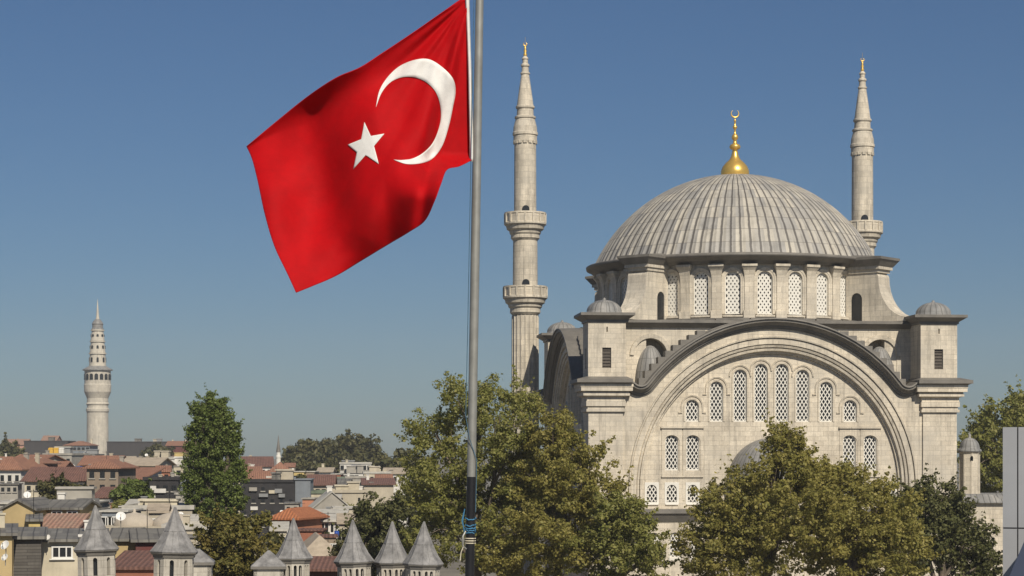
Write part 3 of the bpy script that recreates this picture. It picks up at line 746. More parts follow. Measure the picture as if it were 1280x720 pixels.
def tree(name, label, cat, Y, blobs, n, leaf, mat, trunk, seed, group=None, tr=.35, clump=.9, dens=1.0, base_z=0, sprig=.5):
    """blobs: (px, py, rx, ry[, depth shift m]) in photo pixels at distance Y; trunk: pixel column of the foot"""
    rnd = random.Random(seed); k = Y / F
    base = Vector(((trunk - 640) * k, Y, base_z))
    root = empty(name, label, cat, base, 0, group)
    cl = []; tips = []
    for b in blobs:
        c = P(b[0], b[1], Y + (b[4] if len(b) > 4 else 0)); rx, rz = b[2] * k, b[3] * k; ry = rx
        tips.append((c, rz, rx))
        vol = rx * ry * rz; m = max(6, int(dens * 3.9 * (rx * ry * rz) ** .66 / clump ** 2))
        for _ in range(m):
            d = Vector((rnd.gauss(0, 1), rnd.gauss(0, 1), rnd.gauss(0, 1))).normalized(); q = rnd.random() ** .38 * rnd.choice((1, 1, 1, 1.12, 1.22))
            r_ = clump * rnd.uniform(.45, 1.35) * (.7 if q > .95 else 1)
            cl.append((c.x + d.x * rx * q, c.y + d.y * ry * q, c.z + d.z * rz * q, r_))
            if q > .72 and rnd.random() < sprig:            # loose sprigs reaching out of the outline
                g = (d + Vector((rnd.gauss(0, .35), rnd.gauss(0, .35), .55))).normalized(); st = clump * rnd.uniform(.45, .8)
                for u in range(1, rnd.choice((3, 4, 5))):
                    cl.append((c.x + d.x * rx * q + g.x * st * u, c.y + d.y * ry * q + g.y * st * u, c.z + d.z * rz * q + g.z * st * u, r_ * (.62 - .1 * u)))
    me = leaf_cloud(cl, n, leaf, seed, base); me.materials.append(mat)
    o = bpy.data.objects.new('crown', me); COL.objects.link(o); o.parent = root
    tb_ = MB()
    zs = sorted(t[0].z for t in tips); zt = sum(zs) / len(zs); low = min(t[0].z - t[1] for t in tips)
    cx = sum(t[0].x for t in tips) / len(tips); zf = max(base_z + 1.5, low - .3)
    top = Vector((cx, Y, zt))
    pts = [Vector((0, 0, 0)), Vector((rnd.uniform(-.3, .3), 0, (zf - base_z) * .5)), Vector(((cx - base.x) * .4, 0, zf - base_z)), top - base]
    tb_.tube(pts, [tr * 1.25, tr, tr * .85, tr * .35], 10)
    for c, rz, rx_ in tips:
        s_ = pts[2].lerp(pts[3], rnd.uniform(0, .6)); e = c - base + Vector((0, 0, rz * .55)); m_ = s_.lerp(e, .5) + Vector((rnd.uniform(-.5, .5), rnd.uniform(-.5, .5), .3))
        tb_.tube([s_, m_, e], [tr * .5, tr * .3, tr * .08], 7)
        for _ in range(4):
            e2 = c - base + Vector((rnd.uniform(-.75, .75) * rx_, rnd.uniform(-.75, .75) * rx_, rnd.uniform(-.6, .8) * rz))
            tb_.tube([m_, m_.lerp(e2, .6) + Vector((0, 0, .2)), e2], [tr * .22, tr * .13, tr * .04], 5)
    tb_.build('trunk', M['bark'], root)
    return root
M['leaf_plane'] = leaf_mat('plane_leaf', (.265, .27, .066), (.205, .225, .056), (.40, .37, .13), .5)
M['leaf_plane2'] = leaf_mat('plane_leaf_yellowing', (.30, .27, .066), (.23, .228, .056), (.45, .385, .125), .5)
M['leaf_dark'] = leaf_mat('dark_leaf', (.105, .112, .036), (.07, .08, .027), (.16, .155, .06), .3)
M['leaf_poplar'] = leaf_mat('poplar_leaf', (.135, .18, .038), (.09, .13, .028), (.21, .25, .07), .38)
M['leaf_far'] = leaf_mat('far_leaf', (.085, .085, .03), (.055, .06, .02), (.14, .125, .05), .2)
M['leaf_rust'] = leaf_mat('rusty_leaf', (.13, .15, .034), (.165, .135, .036), (.25, .20, .055), .35)

G1 = 'trees around the mosque'
tree('plane_tree', 'olive plane tree directly behind the flagpole, tallest crown left of the mosque', 'tree', 150,
     [(590, 505, 42, 38), (540, 545, 36, 30, 1), (625, 545, 45, 45, -2), (570, 600, 62, 55, -1), (650, 500, 26, 24, 3), (610, 660, 65, 60, 0), (540, 660, 38, 70, -1), (530, 605, 24, 30, 1), (655, 620, 45, 50, 2), (608, 482, 14, 14, 0)],
     72928, 0.097, M['leaf_plane'], 600, 11, G1, .42, 0.58)
tree('plane_tree', 'olive plane tree in front of the mosque\'s left pier below the minaret', 'tree', 146,
     [(690, 545, 34, 32), (715, 590, 50, 45, -1), (670, 600, 40, 55, 2), (740, 640, 55, 50, 1), (690, 670, 60, 60, -2), (725, 560, 14, 16, 0), (640, 690, 40, 40, 0)],
     58813, 0.097, M['leaf_plane2'], 700, 12, G1, .36, 0.58)
tree('plane_tree', 'low leafy tree under the mosque\'s left lattice windows', 'tree', 142,
     [(775, 655, 40, 40), (800, 690, 36, 42, -1), (745, 690, 40, 40, 1), (765, 630, 20, 18, 0), (815, 705, 22, 30, 0)],
     28229, 0.097, M['leaf_plane'], 780, 13, G1, .3, 0.54)
tree('plane_tree', 'yellow-green tree with a pointed top in front of the half dome', 'tree', 140,
     [(980, 562, 28, 28), (975, 605, 42, 38, -1), (918, 645, 50, 38, 0), (890, 680, 44, 55, 1), (990, 640, 60, 55, -2), (940, 690, 70, 50, -1), (885, 630, 22, 28, 1), (1020, 612, 26, 30, 0), (1030, 660, 30, 40, 0), (990, 545, 16, 14, 0), (976, 540, 11, 11, 0), (1018, 588, 22, 22, 0), (932, 606, 26, 24, 0), (1000, 568, 16, 20, 0)],
     72928, 0.097, M['leaf_plane2'], 950, 14, G1, .4, 0.54)
tree('plane_tree', 'yellow-green tree under the mosque\'s right lattice windows', 'tree', 141,
     [(1065, 605, 42, 32), (1050, 650, 60, 50, -1), (1100, 650, 50, 45, 1), (1075, 700, 75, 45, 0), (1120, 690, 40, 45, -1), (1045, 590, 14, 13, 0), (1025, 620, 20, 26, 0)],
     54108, 0.097, M['leaf_plane2'], 1070, 15, G1, .36, 0.54)
tree('dark_tree', 'dark green tree in front of the mosque\'s right pier', 'tree', 150,
     [(1160, 645, 45, 45), (1190, 675, 42, 50, 1), (1140, 690, 40, 40, -1), (1215, 700, 26, 36, 0), (1232, 690, 18, 34, 2), (1240, 715, 16, 30, 0), (1118, 650, 26, 34, -2), (1150, 620, 24, 20, 0), (1190, 640, 24, 22, 0)],
     35836, 0.111, M['leaf_dark'], 1170, 16, G1, .32, 0.54)
tree('backdrop_tree', 'tall green tree behind the grey clad building at the right edge', 'tree', 235,
     [(1262, 540, 42, 42), (1285, 525, 40, 36, 2), (1240, 570, 36, 40, -2), (1225, 545, 22, 22, 0), (1255, 600, 40, 40, 0), (1300, 580, 50, 60, 0), (1272, 505, 16, 13, 0)],
     35836, 0.178, M['leaf_plane'], 1262, 17, G1, .5, 0.82)
tree('poplar_tree', 'tall narrow green poplar rising over the old town roofs', 'tree', 170,
     [(263, 503, 9, 16), (252, 512, 9, 18), (275, 512, 9, 20), (285, 530, 9, 24), (246, 530, 10, 24), (264, 522, 18, 24), (292, 545, 9, 24), (239, 552, 9, 24), (265, 540, 20, 34), (290, 552, 8, 22), (241, 556, 8, 24), (268, 575, 27, 40), (255, 570, 14, 36),
      (297, 578, 8, 24), (236, 588, 8, 24), (300, 606, 7, 24), (250, 600, 18, 34), (286, 600, 18, 36), (268, 620, 30, 38), (240, 622, 12, 26), (296, 630, 12, 26), (265, 650, 32, 26), (276, 545, 12, 30)],
     75000, .085, M['leaf_poplar'], 266, 18, None, .4, .36)
tree('young_tree', 'reddish green tree below the poplar behind the grey spires', 'tree', 125,
     [(275, 665, 34, 28), (305, 690, 38, 36, -1), (255, 700, 24, 24, 1), (325, 655, 16, 14, 0), (320, 715, 40, 26, 0), (280, 710, 40, 30, 0)],
     25296, 0.096, M['leaf_rust'], 290, 19, None, .22, 0.41)
tree('dark_tree', 'dark green rounded tree behind the right-hand grey spires', 'tree', 165,
     [(465, 650, 34, 34), (490, 640, 28, 28), (450, 685, 30, 34, -1), (490, 690, 40, 40, 0), (510, 665, 20, 40)],
     25296, 0.126, M['leaf_dark'], 470, 20, None, .3, 0.61)
tree('small_tree', 'olive bush-like tree in front of the long beige wall', 'tree', 212,
     [(72, 610, 20, 11), (92, 614, 14, 10), (58, 612, 10, 8), (78, 621, 26, 9)], 11000, .16, M['leaf_far'], 78, 21, 'small trees between the old town houses', .2, .55, 1.6, sprig=.1)
tree('small_tree', 'green bush-like tree beside the black net-covered building', 'tree', 222,
     [(165, 612, 18, 12), (155, 620, 14, 9), (178, 620, 12, 10)], 10000, .16, M['leaf_poplar'], 166, 22, 'small trees between the old town houses', .2, .55, 1.6, sprig=.1)
for i, (lab, Y, bl, tk) in enumerate((
    ('small olive bush left of the concrete block below the skyline', 330, [(40, 590, 8, 6), (48, 593, 7, 5)], 44),
    ('small green tree right of the maroon awning shop', 205, [(152, 634, 9, 6), (161, 637, 8, 5)], 156),
    ('narrow bush below the yellow house right of the poplar', 300, [(374, 600, 6, 6), (380, 604, 6, 5)], 377),
    ('green bush in front of the blank beige concrete building', 225, [(428, 636, 11, 7), (438, 640, 9, 7)], 432),
    ('green shrub at the foot of the orange roofed pink house', 150, [(348, 680, 12, 12), (358, 690, 10, 10)], 352),
    ('olive tree between the white dish and the cream terrace house', 330, [(196, 586, 8, 6), (204, 589, 7, 5)], 200),
    ('low bush on the yard right of the wide beige roof', 136, [(430, 690, 10, 12), (424, 702, 8, 10)], 428))):
    tree('small_tree', lab, 'tree', Y, bl, 6000, Y / 1500, M['leaf_far' if i % 2 == 0 else 'leaf_plane'], tk, 60 + i, 'small trees between the old town houses', .15, .5, 1.6, sprig=.15)
G2 = 'trees on the skyline'
for i, (lab, Y, bl, tk) in enumerate((
    ('broad rounded tree on the skyline beside the white terrace building', 520, [(440, 562, 34, 17), (412, 570, 20, 20), (468, 572, 16, 15), (440, 580, 42, 14)], 440),
    ('smaller rounded tree on the skyline right of the small white minaret', 500, [(376, 566, 17, 15), (398, 572, 16, 13), (366, 578, 12, 10), (385, 582, 26, 9)], 380),
    ('low olive tree on the skyline at the left edge of the view', 560, [(8, 566, 16, 10), (24, 570, 10, 8)], 12),
    ('olive tree on the skyline between the fire tower and the poplar', 640, [(202, 566, 15, 9), (190, 569, 10, 6)], 200),
    ('olive tree on the skyline partly behind the flag tree at left', 420, [(492, 584, 16, 11), (512, 582, 20, 16)], 500))):
    tree('skyline_tree', lab, 'tree', Y, bl, 15000 if i < 2 else 6500, .42, M['leaf_far'], tk, 30 + i, G2, .4, 1.5, 1.7, sprig=.12)

# ================================================================== FIRE TOWER AND SMALL MINARET
k = .3077
def tz(y): return 18 + (570 - y) * k
tw = empty('fire_tower', 'tall pale stone watchtower with tiered lantern above the old town roofs', 'tower', (P(122, 0, 800).x, 800, 0))
lo = MB().lathe([(13.8 * k, 0), (13.2 * k, tz(516)), (14.2 * k, tz(514)), (14.2 * k, tz(511)), (13 * k, tz(510)), (13 * k, tz(507)), (14.2 * k, tz(505)), (13.2 * k, tz(503)), (13.2 * k, tz(498)), (14 * k, tz(496)), (16.5 * k, tz(490)), (16.8 * k, tz(481)), (16.2 * k, tz(480)), (16.2 * k, tz(463))], 48, smooth=False, uref=8)
lo.build('shaft', M['stone_far'], tw)
sk = MB().lathe([(16.3 * k, tz(463.5)), (18.6 * k, tz(463.2)), (18.6 * k, tz(462)), (10.5 * k, tz(457.5)), (10 * k, tz(457.5))], 48, smooth=False); sk.build('gallery_roof', M['lead'], tw)
for i in range(16):
    T = Matrix.Rotation(2 * PI * i / 16 + .1, 4, 'Z'); MB().prism(arch_outline(1.35, tz(475), tz(467.5)), [], -16.3 * k - .1, -15 * k, T=T).build('window', M['dark'], tw)
for j, (r0, r1, yb, yt) in enumerate(((10.6, 9.6, 458, 443), (9.8, 8.4, 441, 428), (8.6, 7.2, 426, 414))):
    m_ = MB().lathe([(r0 * k, tz(yb)), (r1 * k, tz(yt))], 32, smooth=False); m_.lathe([(r1 * k, tz(yt) - .01), ((r1 + 1.3) * k, tz(yt - .3)), ((r1 + 1.2) * k, tz(yt - 1.8)), (r1 * k * .9, tz(yt - 2))], 32, smooth=False)
    t_ = m_.build('lantern_tier', M['stone_far'], tw)
    for i in range(8):
        T = Matrix.Rotation(2 * PI * i / 8 + .2, 4, 'Z'); rm = (r0 * .6 + r1 * .4) * k
        MB().prism(arch_outline(.8, tz(yb - 5), tz(yt + 4)), [], -rm - .15, -rm + .6, T=T).build('window', M['dark'], t_)
MB().lathe([(7.6 * k, tz(413)), (7.6 * k, tz(411)), (6.6 * k, tz(410)), (6.6 * k, tz(406)), (7.2 * k, tz(405)), (5.6 * k, tz(402)), (3 * k, tz(399))], 32, smooth=False).build('lantern_cap', M['lead'], tw)
MB().lathe([(2.8 * k, tz(401)), (1.9 * k, tz(396)), (1.4 * k, tz(390)), (.5 * k, tz(378)), (0, tz(373))], 16).build('spire', M['stone_far'], tw)
ms = empty('small_minaret', 'tiny white minaret with a dark pointed cap on the skyline', 'minaret', (P(348, 0, 500).x, 500, 0))
k2 = 500 / F
def sz(y): return 18 + (570 - y) * k2
MB().lathe([(3 * k2, 0), (3 * k2, sz(573)), (3.5 * k2, sz(572)), (3.5 * k2, sz(570)), (2.5 * k2, sz(569.5)), (2.5 * k2, sz(565))], 20, smooth=False).build('shaft', M['white'], ms)
MB().lathe([(3.0 * k2, sz(565)), (1.4 * k2, sz(555)), (.4 * k2, sz(546)), (0, sz(543))], 16).build('pointed_cap', M['cornice'], ms)

# ================================================================== SPIRES OF THE MEDRESE IN FRONT
M['pale'] = stone_mat('pale_spire_stone', (.56, .52, .44), (.50, .46, .39), (.40, .37, .31), .6, .35, .35)
med = empty('medrese', 'low stone building carrying the grey lead spires', 'building', (P(330, 0, 112).x, 112, 0), 0)
MB().box(-15, 11.5, -6.5, 6, 0, 9.3).build('wall', M['pale'], med)
MB().frustum(-15.4, 11.9, -6.9, 6.4, 9.3, -14.5, 11, -3, 2.5, 9.75).build('roof', M['lead'], med)
def spire(label, px, yap, yeave, Y, wpx, n, wins, apexdx=0, rot=0):
    k = Y / F; base = Vector(((px - 640) * k, Y, 9.2)); root = empty('chimney_turret', label, 'turret', base, rot, 'lead-capped chimney turrets of the medrese')
    ze = 18 + (570 - yeave) * k - 9.2; za = 18 + (570 - yap) * k - 9.2; R = wpx / 2 * k * 1.03; H = za - ze; a_off = PI / n
    bd = MB(); rb_ = R * .83
    # octagonal body with slit openings
    side = 2 * rb_ * math.cos(0) * math.sin(PI / n)
    for i in range(n):
        T = Matrix.Rotation(2 * PI * i / n, 4, 'Z'); ap_ = rb_ * math.cos(PI / n); hs = rb_ * math.sin(PI / n)
        hw = .10 if wins == 1 else .085
        cs = [0] if wins == 1 else [-hs * .42, hs * .42]
        bd.prism([(-hs, 0), (hs, 0), (hs, ze - .28), (-hs, ze - .28)], [[(c + a, b) for a, b in arch_outline(hw * 2, max(.35, ze - 1.22), ze - .36, 6)] for c in cs], -ap_, -ap_ + .22, T=T)
        bd.box(-hs - .015, hs + .015, -ap_ - .05, -ap_ + .02, ze - 1.62, ze - 1.5, T)
    b_ = bd.build('body', M['pale'], root)
    MB().lathe([(rb_ * .72, .1), (rb_ * .72, ze - .3)], n, smooth=False, a0=a_off, a1=2 * PI + a_off, cap=True).build('dark_inside', M['dark'], b_)
    rs = lambda R_, z_: (R_, z_)
    ea = MB().lathe([(rb_ * .95, ze - .3), (rb_ * 1.05, ze - .26), (rb_ * 1.08, ze - .14), (R * .985, ze - .06), (R * .985, ze), (R * .5, ze)], n, smooth=False, a0=a_off, a1=2 * PI + a_off)
    ea.build('eave', M['cornice'], root)
    cp = MB(); cp.lathe([(R, ze), (R * 1.005, ze + .03), (R * .86, ze + H * .10), (R * .72, ze + H * .2), (R * .44, ze + H * .46)], n, smooth=False, a0=a_off, a1=2 * PI + a_off)
    cp.lathe([(R * .455, ze + H * .455), (R * .455, ze + H * .475), (R * .21, ze + H * .75), (.035, ze + H), (0, ze + H + .03)], n, smooth=False, a0=a_off, a1=2 * PI + a_off)
    for i in range(n):                              # rolled seams along the arrises
        a = 2 * PI * i / n + a_off
        cp.tube([(r_ * math.sin(a), -r_ * math.cos(a), z_) for r_, z_ in ((R, ze + .02), (R * .86, ze + H * .10), (R * .72, ze + H * .2), (R * .45, ze + H * .46), (R * .21, ze + H * .75), (.03, ze + H))], .025, 5)
    for i in range(n):                              # lapped sheet joints across and down each face
        a = 2 * PI * (i + .5) / n + a_off; q_ = math.cos(PI / n)
        cp.tube([(r_ * q_ * math.sin(a), -r_ * q_ * math.cos(a), z_) for r_, z_ in ((R * .995, ze + .03), (R * .865, ze + H * .10), (R * .725, ze + H * .2), (R * .452, ze + H * .46))], .012, 4)
    cp.build('cone_roof', M['cone_lead'], root)
    rl = random.Random(int(px)); root.rotation_euler = (math.radians(rl.uniform(-.8, .8)), math.radians(rl.uniform(-1.6, 1.6)), rot)
    return root
spire('grey spire furthest left, in front of the cream house with white window', 123, 632, 687, 99, 57, 8, 1, rot=.12)
spire('largest grey spire, in front of the maroon wall beneath the poplar', 215, 634, 690, 100, 60, 8, 1, rot=.05)
spire('grey spire standing alone in front of the beige hipped roof', 367, 648, 698, 116, 47, 8, 2, rot=PI / 8)
spire('grey spire in front of the dark rounded tree', 444, 650, 702, 118, 49, 8, 2, rot=PI / 8 + .05)
spire('grey spire left of the touching pair near the flagpole', 491, 652, 703, 119, 47, 8, 2, rot=PI / 8 + .1)
spire('grey spire nearest the flagpole, right of the touching pair', 527, 652, 705, 117, 50, 8, 2, rot=PI / 8 + .05)
def low_turret(label, px, yt, ye, Y, wpx):
    k = Y / F; root = empty('low_turret', label, 'turret', ((px - 640) * k, Y, 9.2), .1, 'low pyramid-roofed turrets beside the spires')
    ze = 18 + (570 - ye) * k - 9.2; R = wpx / 2 * k; H = (ye - yt) * k
    b = MB()
    for i in range(4):
        T = Matrix.Rotation(i * PI / 2, 4, 'Z'); q = R * .84
        b.prism([(-q, 0), (q, 0), (q, ze - .15), (-q, ze - .15)], [[(c + a, bb) for a, bb in arch_outline(.42, max(.2, ze - 1.5), ze - .75, 8)] for c in (-q * .5, q * .5)], -q, -q + .2, T=T)
    bo = b.build('body', M['pale'], root); q = R * .6
    MB().box(-q, q, -q, q, .1, ze - .3).build('dark_inside', M['dark'], bo)
    MB().box(-R, R, -R, R, ze - .15, ze).build('eave', M['cornice'], root)
    MB().frustum(-R, R, -R, R, ze + .001, -.06, .06, -.06, .06, ze + H).build('pyramid_roof', M['cone_lead'], root)
low_turret('low grey pyramid roof beside the lone spire', 336, 688, 707, 115, 44)
low_turret('low grey pyramid roof right of the largest spire', 248, 686, 702, 108, 40)

# ================================================================== GREY CLAD BUILDING AT THE RIGHT EDGE
M['clad'] = plain_mat('grey_cladding', (.36, .37, .385), .45, .06, .6, .1, .1, dirt=(.25, .26, .28))
M['joint'] = plain_mat('dark_joint', (.03, .03, .035), .7, .1, 2, 0, 0)
M['bluegrey'] = plain_mat('painted_shadow_blue', (.06, .075, .12), .4, .1, 1, 0, 0)  # flat colour for the diagonal shadow at the cladding's lower corner
YC = 60.0; kc = YC / F
x0 = (1253.5 - 640) * kc; zt = 18 + (570 - 534) * kc
clad = empty('clad_building', 'grey metal clad building cut off by the right edge', 'building', (x0, YC, 0), math.radians(-21))
cbd = MB(); cbd.box(.03, 9, .04, 9, 0, zt - .02); cbd.build('wall', M['joint'], clad)
pm = MB(); xs = [0, 18.2 * kc, 18.2 * kc + 1.2, 18.2 * kc + 2.4, 18.2 * kc + 3.6]; zz = [zt]; 
zsm = 18 + (570 - 660) * kc; zs_ = [zt, zsm, zsm - 2.9, zsm - 5.8, zsm - 8.7, zsm - 11.6]
for i in range(4):
    for j in range(5):
        pn = MB(); pn.box(xs[i] + (.0 if i == 0 else .02), xs[i + 1] - .02, 0, .06, max(.1, zs_[j + 1] + .02), zs_[j] - (.0 if j == 0 else .02)); pn.build('panel', M['clad'], clad)
sidep = MB(); sidep.box(-.005, .06, .065, 9, .1, zt - .005); sidep.build('side_panel', M['clad'], clad)
MB().add([(27 * kc, -.05, 0), (27 * kc, -4, 0), (27 * kc, -.05, 18 + (570 - 696) * kc), (27 * kc, -4, 18 + (570 - 720) * kc), (60 * kc, -.05, 0), (60 * kc, -4, 0), (60 * kc, -.05, 18 + (570 - 640) * kc), (60 * kc, -4, 18 + (570 - 640) * kc)],
  [(0, 1, 3, 2), (4, 6, 7, 5), (0, 2, 6, 4), (1, 5, 7, 3), (2, 3, 7, 6)]).build('shadow_wedge', M['bluegrey'], clad)  # dark solid shaped to stand in for the diagonal corner shadow

# ================================================================== ANNEX WITH SMALL DOMED TURRET RIGHT OF THE MOSQUE
YA = 196.0; ka = YA / F
def az(y): return 18 + (570 - y) * ka
ann = empty('annex', 'lead-roofed annex with a small domed stone turret at the mosque\'s right side', 'building', ((1212 - 640) * ka, YA, 0))
MB().box(-3, 9, -1.5, 8, 0, az(643)).build('wall', M['stone'], ann)
ar = MB(); ar.box(-3.4, 9.4, -2.0, 8.4, az(643) + .002, az(640)); ar.frustum(-3.3, 9.3, -1.9, 8.3, az(640) + .002, -1.5, 7.6, 2.5, 4.5, az(617)); ar.build('roof', M['lead'], ann)
MB().box(-.9, 2.8, -2.4, 1, 0, az(628)).build('bay', M['stone'], ann)
MB().frustum(-1.4, 3.1, -2.8, 1.3, az(628) + .002, -1.0, 1.6, -1.5, 1.1, az(617)).build('bay_roof', M['lead'], ann)
tu = MB().lathe([(12.6 * ka, az(640)), (12.6 * ka, az(567)), (14 * ka, az(565.5)), (14 * ka, az(563))], 8, smooth=False, uref=1)
for i in range(8):
    a = 2 * PI * i / 8; tu.box(-.06, .06, -12.9 * ka, -11.8 * ka, az(630), az(567), Matrix.Rotation(a, 4, 'Z'))
tt = tu.build('turret', M['stone'], ann)
MB().lathe([(14.6 * ka, az(564.5)), (14.8 * ka, az(562.5)), (12.6 * ka, az(561))] + [(12.4 * ka * math.cos(i * PI / 20), az(561) + 14 * ka * math.sin(i * PI / 20)) for i in range(10)] + [(1.5 * ka, az(546)), (2 * ka, az(544)), (.6 * ka, az(542)), (0, az(538))], 32, rf=lambda a, z: 1 + .03 * max(0, math.cos(12 * a))).build('turret_dome', M['lead'], tt)
MB().prism(arch_outline(.25, az(576), az(570)), [], -12.9 * ka, -11 * ka).build('slit_window', M['dark'], tt)

# ================================================================== OLD TOWN
W = {}
for nm, c in dict(cream=(.50, .45, .34), white=(.62, .60, .55), beige=(.42, .375, .29), ochre=(.43, .33, .17), pink=(.44, .24, .18), maroon=(.13, .045, .04), concrete=(.33, .31, .27),
                  brown=(.25, .20, .15), grey=(.24, .245, .245), salmon=(.45, .20, .12), yellow=(.52, .40, .16), darknet=(.035, .034, .036), netgrey=(.055, .052, .053), palewood=(.075, .068, .062), bluegrey=(.19, .21, .23), brick=(.27, .11, .07)).items():
    W[nm] = plain_mat('wall_' + nm, c, .88, .16, .7, 0, .35, .3)
W['tile'] = tile_mat('clay_tiles', (.34, .17, .105), (.23, .115, .08)); W['tile_dark'] = tile_mat('old_brown_tiles', (.21, .105, .08), (.13, .07, .055))
W['tile_orange'] = tile_mat('new_orange_tiles', (.42, .16, .07), (.33, .12, .055)); W['tile_pink'] = tile_mat('faded_pink_tiles', (.36, .19, .14), (.30, .22, .16))
W['roofgrey'] = lead_mat('grey_roofing', (.20, .19, .165), (.13, .122, .108), .62, 1.4, .03, (.06, .056, .05), .5); W['palewood'] = stone_mat('weathered_boards', (.13, .12, .105), (.075, .068, .06), (.02, .018, .016), 2.6, .17, .5, (.04, .036, .03), (.10, .09, .08)); W['roofpale'] = plain_mat('pale_roofing', (.45, .43, .38), .9, .18, 1, 0, .35)
W['roofbeige'] = plain_mat('beige_roofing', (.37, .31, .235), .9, .22, 1.4, 0, .35); W['roofgreen'] = plain_mat('green_roofing', (.14, .17, .12), .9, .2, 1, 0, .3)
W['winwhite'] = plain_mat('window_frame_white', (.68, .67, .63), .6, .06, 3, 0, .1); W['winbrown'] = plain_mat('window_frame_brown', (.16, .11, .08), .7, .1, 3, 0, .1)
WP = {}
def house_window(parent, x, y, z, w_, h_, rz, small, frame='winwhite'):
    key = (round(w_, 2), round(h_, 2), small, frame)
    if key not in WP:
        if small:
            o = MB().box(-w_ / 2, w_ / 2, -.05, .05, 0, h_).build('window', M['dark'], parent)
            MB().box(-w_ / 2 - .1, w_ / 2 + .1, -.12, .05, -.14, -.002).build('sill', W['concrete'], o)
        else:
            m_ = MB(); t = .07
            for a in ((-w_ / 2 - t, -w_ / 2, -.06, .1, -t, h_ + t), (w_ / 2, w_ / 2 + t, -.06, .1, -t, h_ + t), (-w_ / 2, w_ / 2, -.06, .1, h_, h_ + t), (-w_ / 2, w_ / 2, -.06, .1, -t, 0), (-.03, .03, -.045, .05, 0, h_), (-w_ / 2 - .14, w_ / 2 + .14, -.14, -.061, -t - .06, -t)): m_.box(*a)
            o = m_.build('window', W[frame], parent)
            MB().box(-w_ / 2 + .001, w_ / 2 - .001, -.012, .05, .001, h_ - .001).build('pane', M['dark'], o)
        WP[key] = o
    else: o = copy_tree(WP[key], parent)
    o.location = (x, y, z); o.rotation_euler = (0, 0, rz)
    return o
def house(label, px0, px1, ye, Y, depth, rz=0, wall='cream', roof='gable', rmat='tile', rise=1.8, wins=None, wsize=(1.0, 1.4), over=.4, chim=0, name='house', cat='house', z0=0, swins=None, frame='winwhite', row=3.0, small=None, first=None):
    """front wall spans px0..px1 at distance Y with eaves at row ye; roof: gable (ridge across), gable_front, hip, shed (rising back), flat"""
    k = Y / F; w_ = (px1 - px0) * k; xc = ((px0 + px1) / 2 - 640) * k; H = 18 + (570 - ye) * k - z0; rz = math.radians(rz)
    root = empty(name, label, cat, (xc, Y, z0), rz, 'houses of the old town')
    a = w_ / 2; d = depth
    if Y > 190: wsize = (wsize[0] * .58, wsize[1] * .58); row *= .58; first = (first or 1.0) * .6; wins = (wins[0], wins[1] + 1) if wins and wins[1] > 1 else wins
    wl = MB(); rf = MB(); t = .16 if Y < 190 else .12
    if roof == 'gable_front':
        wl.prism([(-a, 0), (a, 0), (a, H), (0, H + rise), (-a, H)], [], 0, d)
        for s in (-1, 1):
            e = over; sl_ = rise / a
            v = [(s * (a + e), -e, H - e * sl_ + .02), (0, -e, H + rise + .02), (0, d + e, H + rise + .02), (s * (a + e), d + e, H - e * sl_ + .02)]
            rf.add([Vector(p) for p in v] + [Vector(p) + Vector((0, 0, t)) for p in v], [(0, 1, 2, 3), (7, 6, 5, 4), (0, 4, 5, 1), (1, 5, 6, 2), (2, 6, 7, 3), (3, 7, 4, 0)])
    elif roof == 'gable':
        wl.prism([(0, 0), (d, 0), (d, H), (d / 2, H + rise), (0, H)], [], -a, a, mp=lambda p, q, x: (x, p, q))
        for s in (0, 1):
            e = over; sl_ = rise / (d / 2); ye_ = -e if s == 0 else d + e
            v = [(-a - e, ye_, H - e * sl_ + .02), (a + e, ye_, H - e * sl_ + .02), (a + e, d / 2, H + rise + .02), (-a - e, d / 2, H + rise + .02)]
            rf.add([Vector(p) for p in v] + [Vector(p) + Vector((0, 0, t)) for p in v], [(0, 3, 2, 1), (4, 5, 6, 7), (0, 1, 5, 4), (1, 2, 6, 5), (2, 3, 7, 6), (3, 0, 4, 7)])
    elif roof == 'hip':
        wl.box(-a, a, 0, d, 0, H); e = over; m_ = min(a, d / 2) * .95
        rf.box(-a - e, a + e, -e, d + e, H + .002, H + .14)
        rf.frustum(-a - e + .02, a + e - .02, -e + .02, d + e - .02, H + .142, -a + m_, a - m_, d / 2 - .06 if d / 2 <= a else m_, d / 2 + .06 if d / 2 <= a else d - m_, H + rise)
    elif roof == 'shed':
        wl.prism([(0, 0), (d, 0), (d, H + rise), (0, H)], [], -a, a, mp=lambda p, q, x: (x, p, q)); e = over; sl_ = rise / d
        v = [(-a - e, -e, H - e * sl_ + .02), (a + e, -e, H - e * sl_ + .02), (a + e, d + e, H + rise + e * sl_ + .02), (-a - e, d + e, H + rise + e * sl_ + .02)]
        rf.add([Vector(p) for p in v] + [Vector(p) + Vector((0, 0, t)) for p in v], [(0, 3, 2, 1), (4, 5, 6, 7), (0, 1, 5, 4), (1, 2, 6, 5), (2, 3, 7, 6), (3, 0, 4, 7)])
    else:
        wl.box(-a, a, 0, d, 0, H - .01); e = min(over, .15)
        pz = .35 if rise > 0 else .12
        for b in ((-a - e, a + e, -e, .2, H, H + pz), (-a - e, a + e, d - .2, d + e, H, H + pz), (-a - e, -a + .2, .2, d - .2, H, H + pz), (a - .2, a + e, .2, d - .2, H, H + pz)): rf.box(*b)
        rf.box(-a + .2, a - .2, .2, d - .2, H - .008, H + .08)
    wl.build('wall', W[wall], root); ro = rf.build('roof', W[rmat], root)
    rnd = random.Random(int(px0 * 7 + ye * 13))
    sm = (Y > 205) if small is None else small
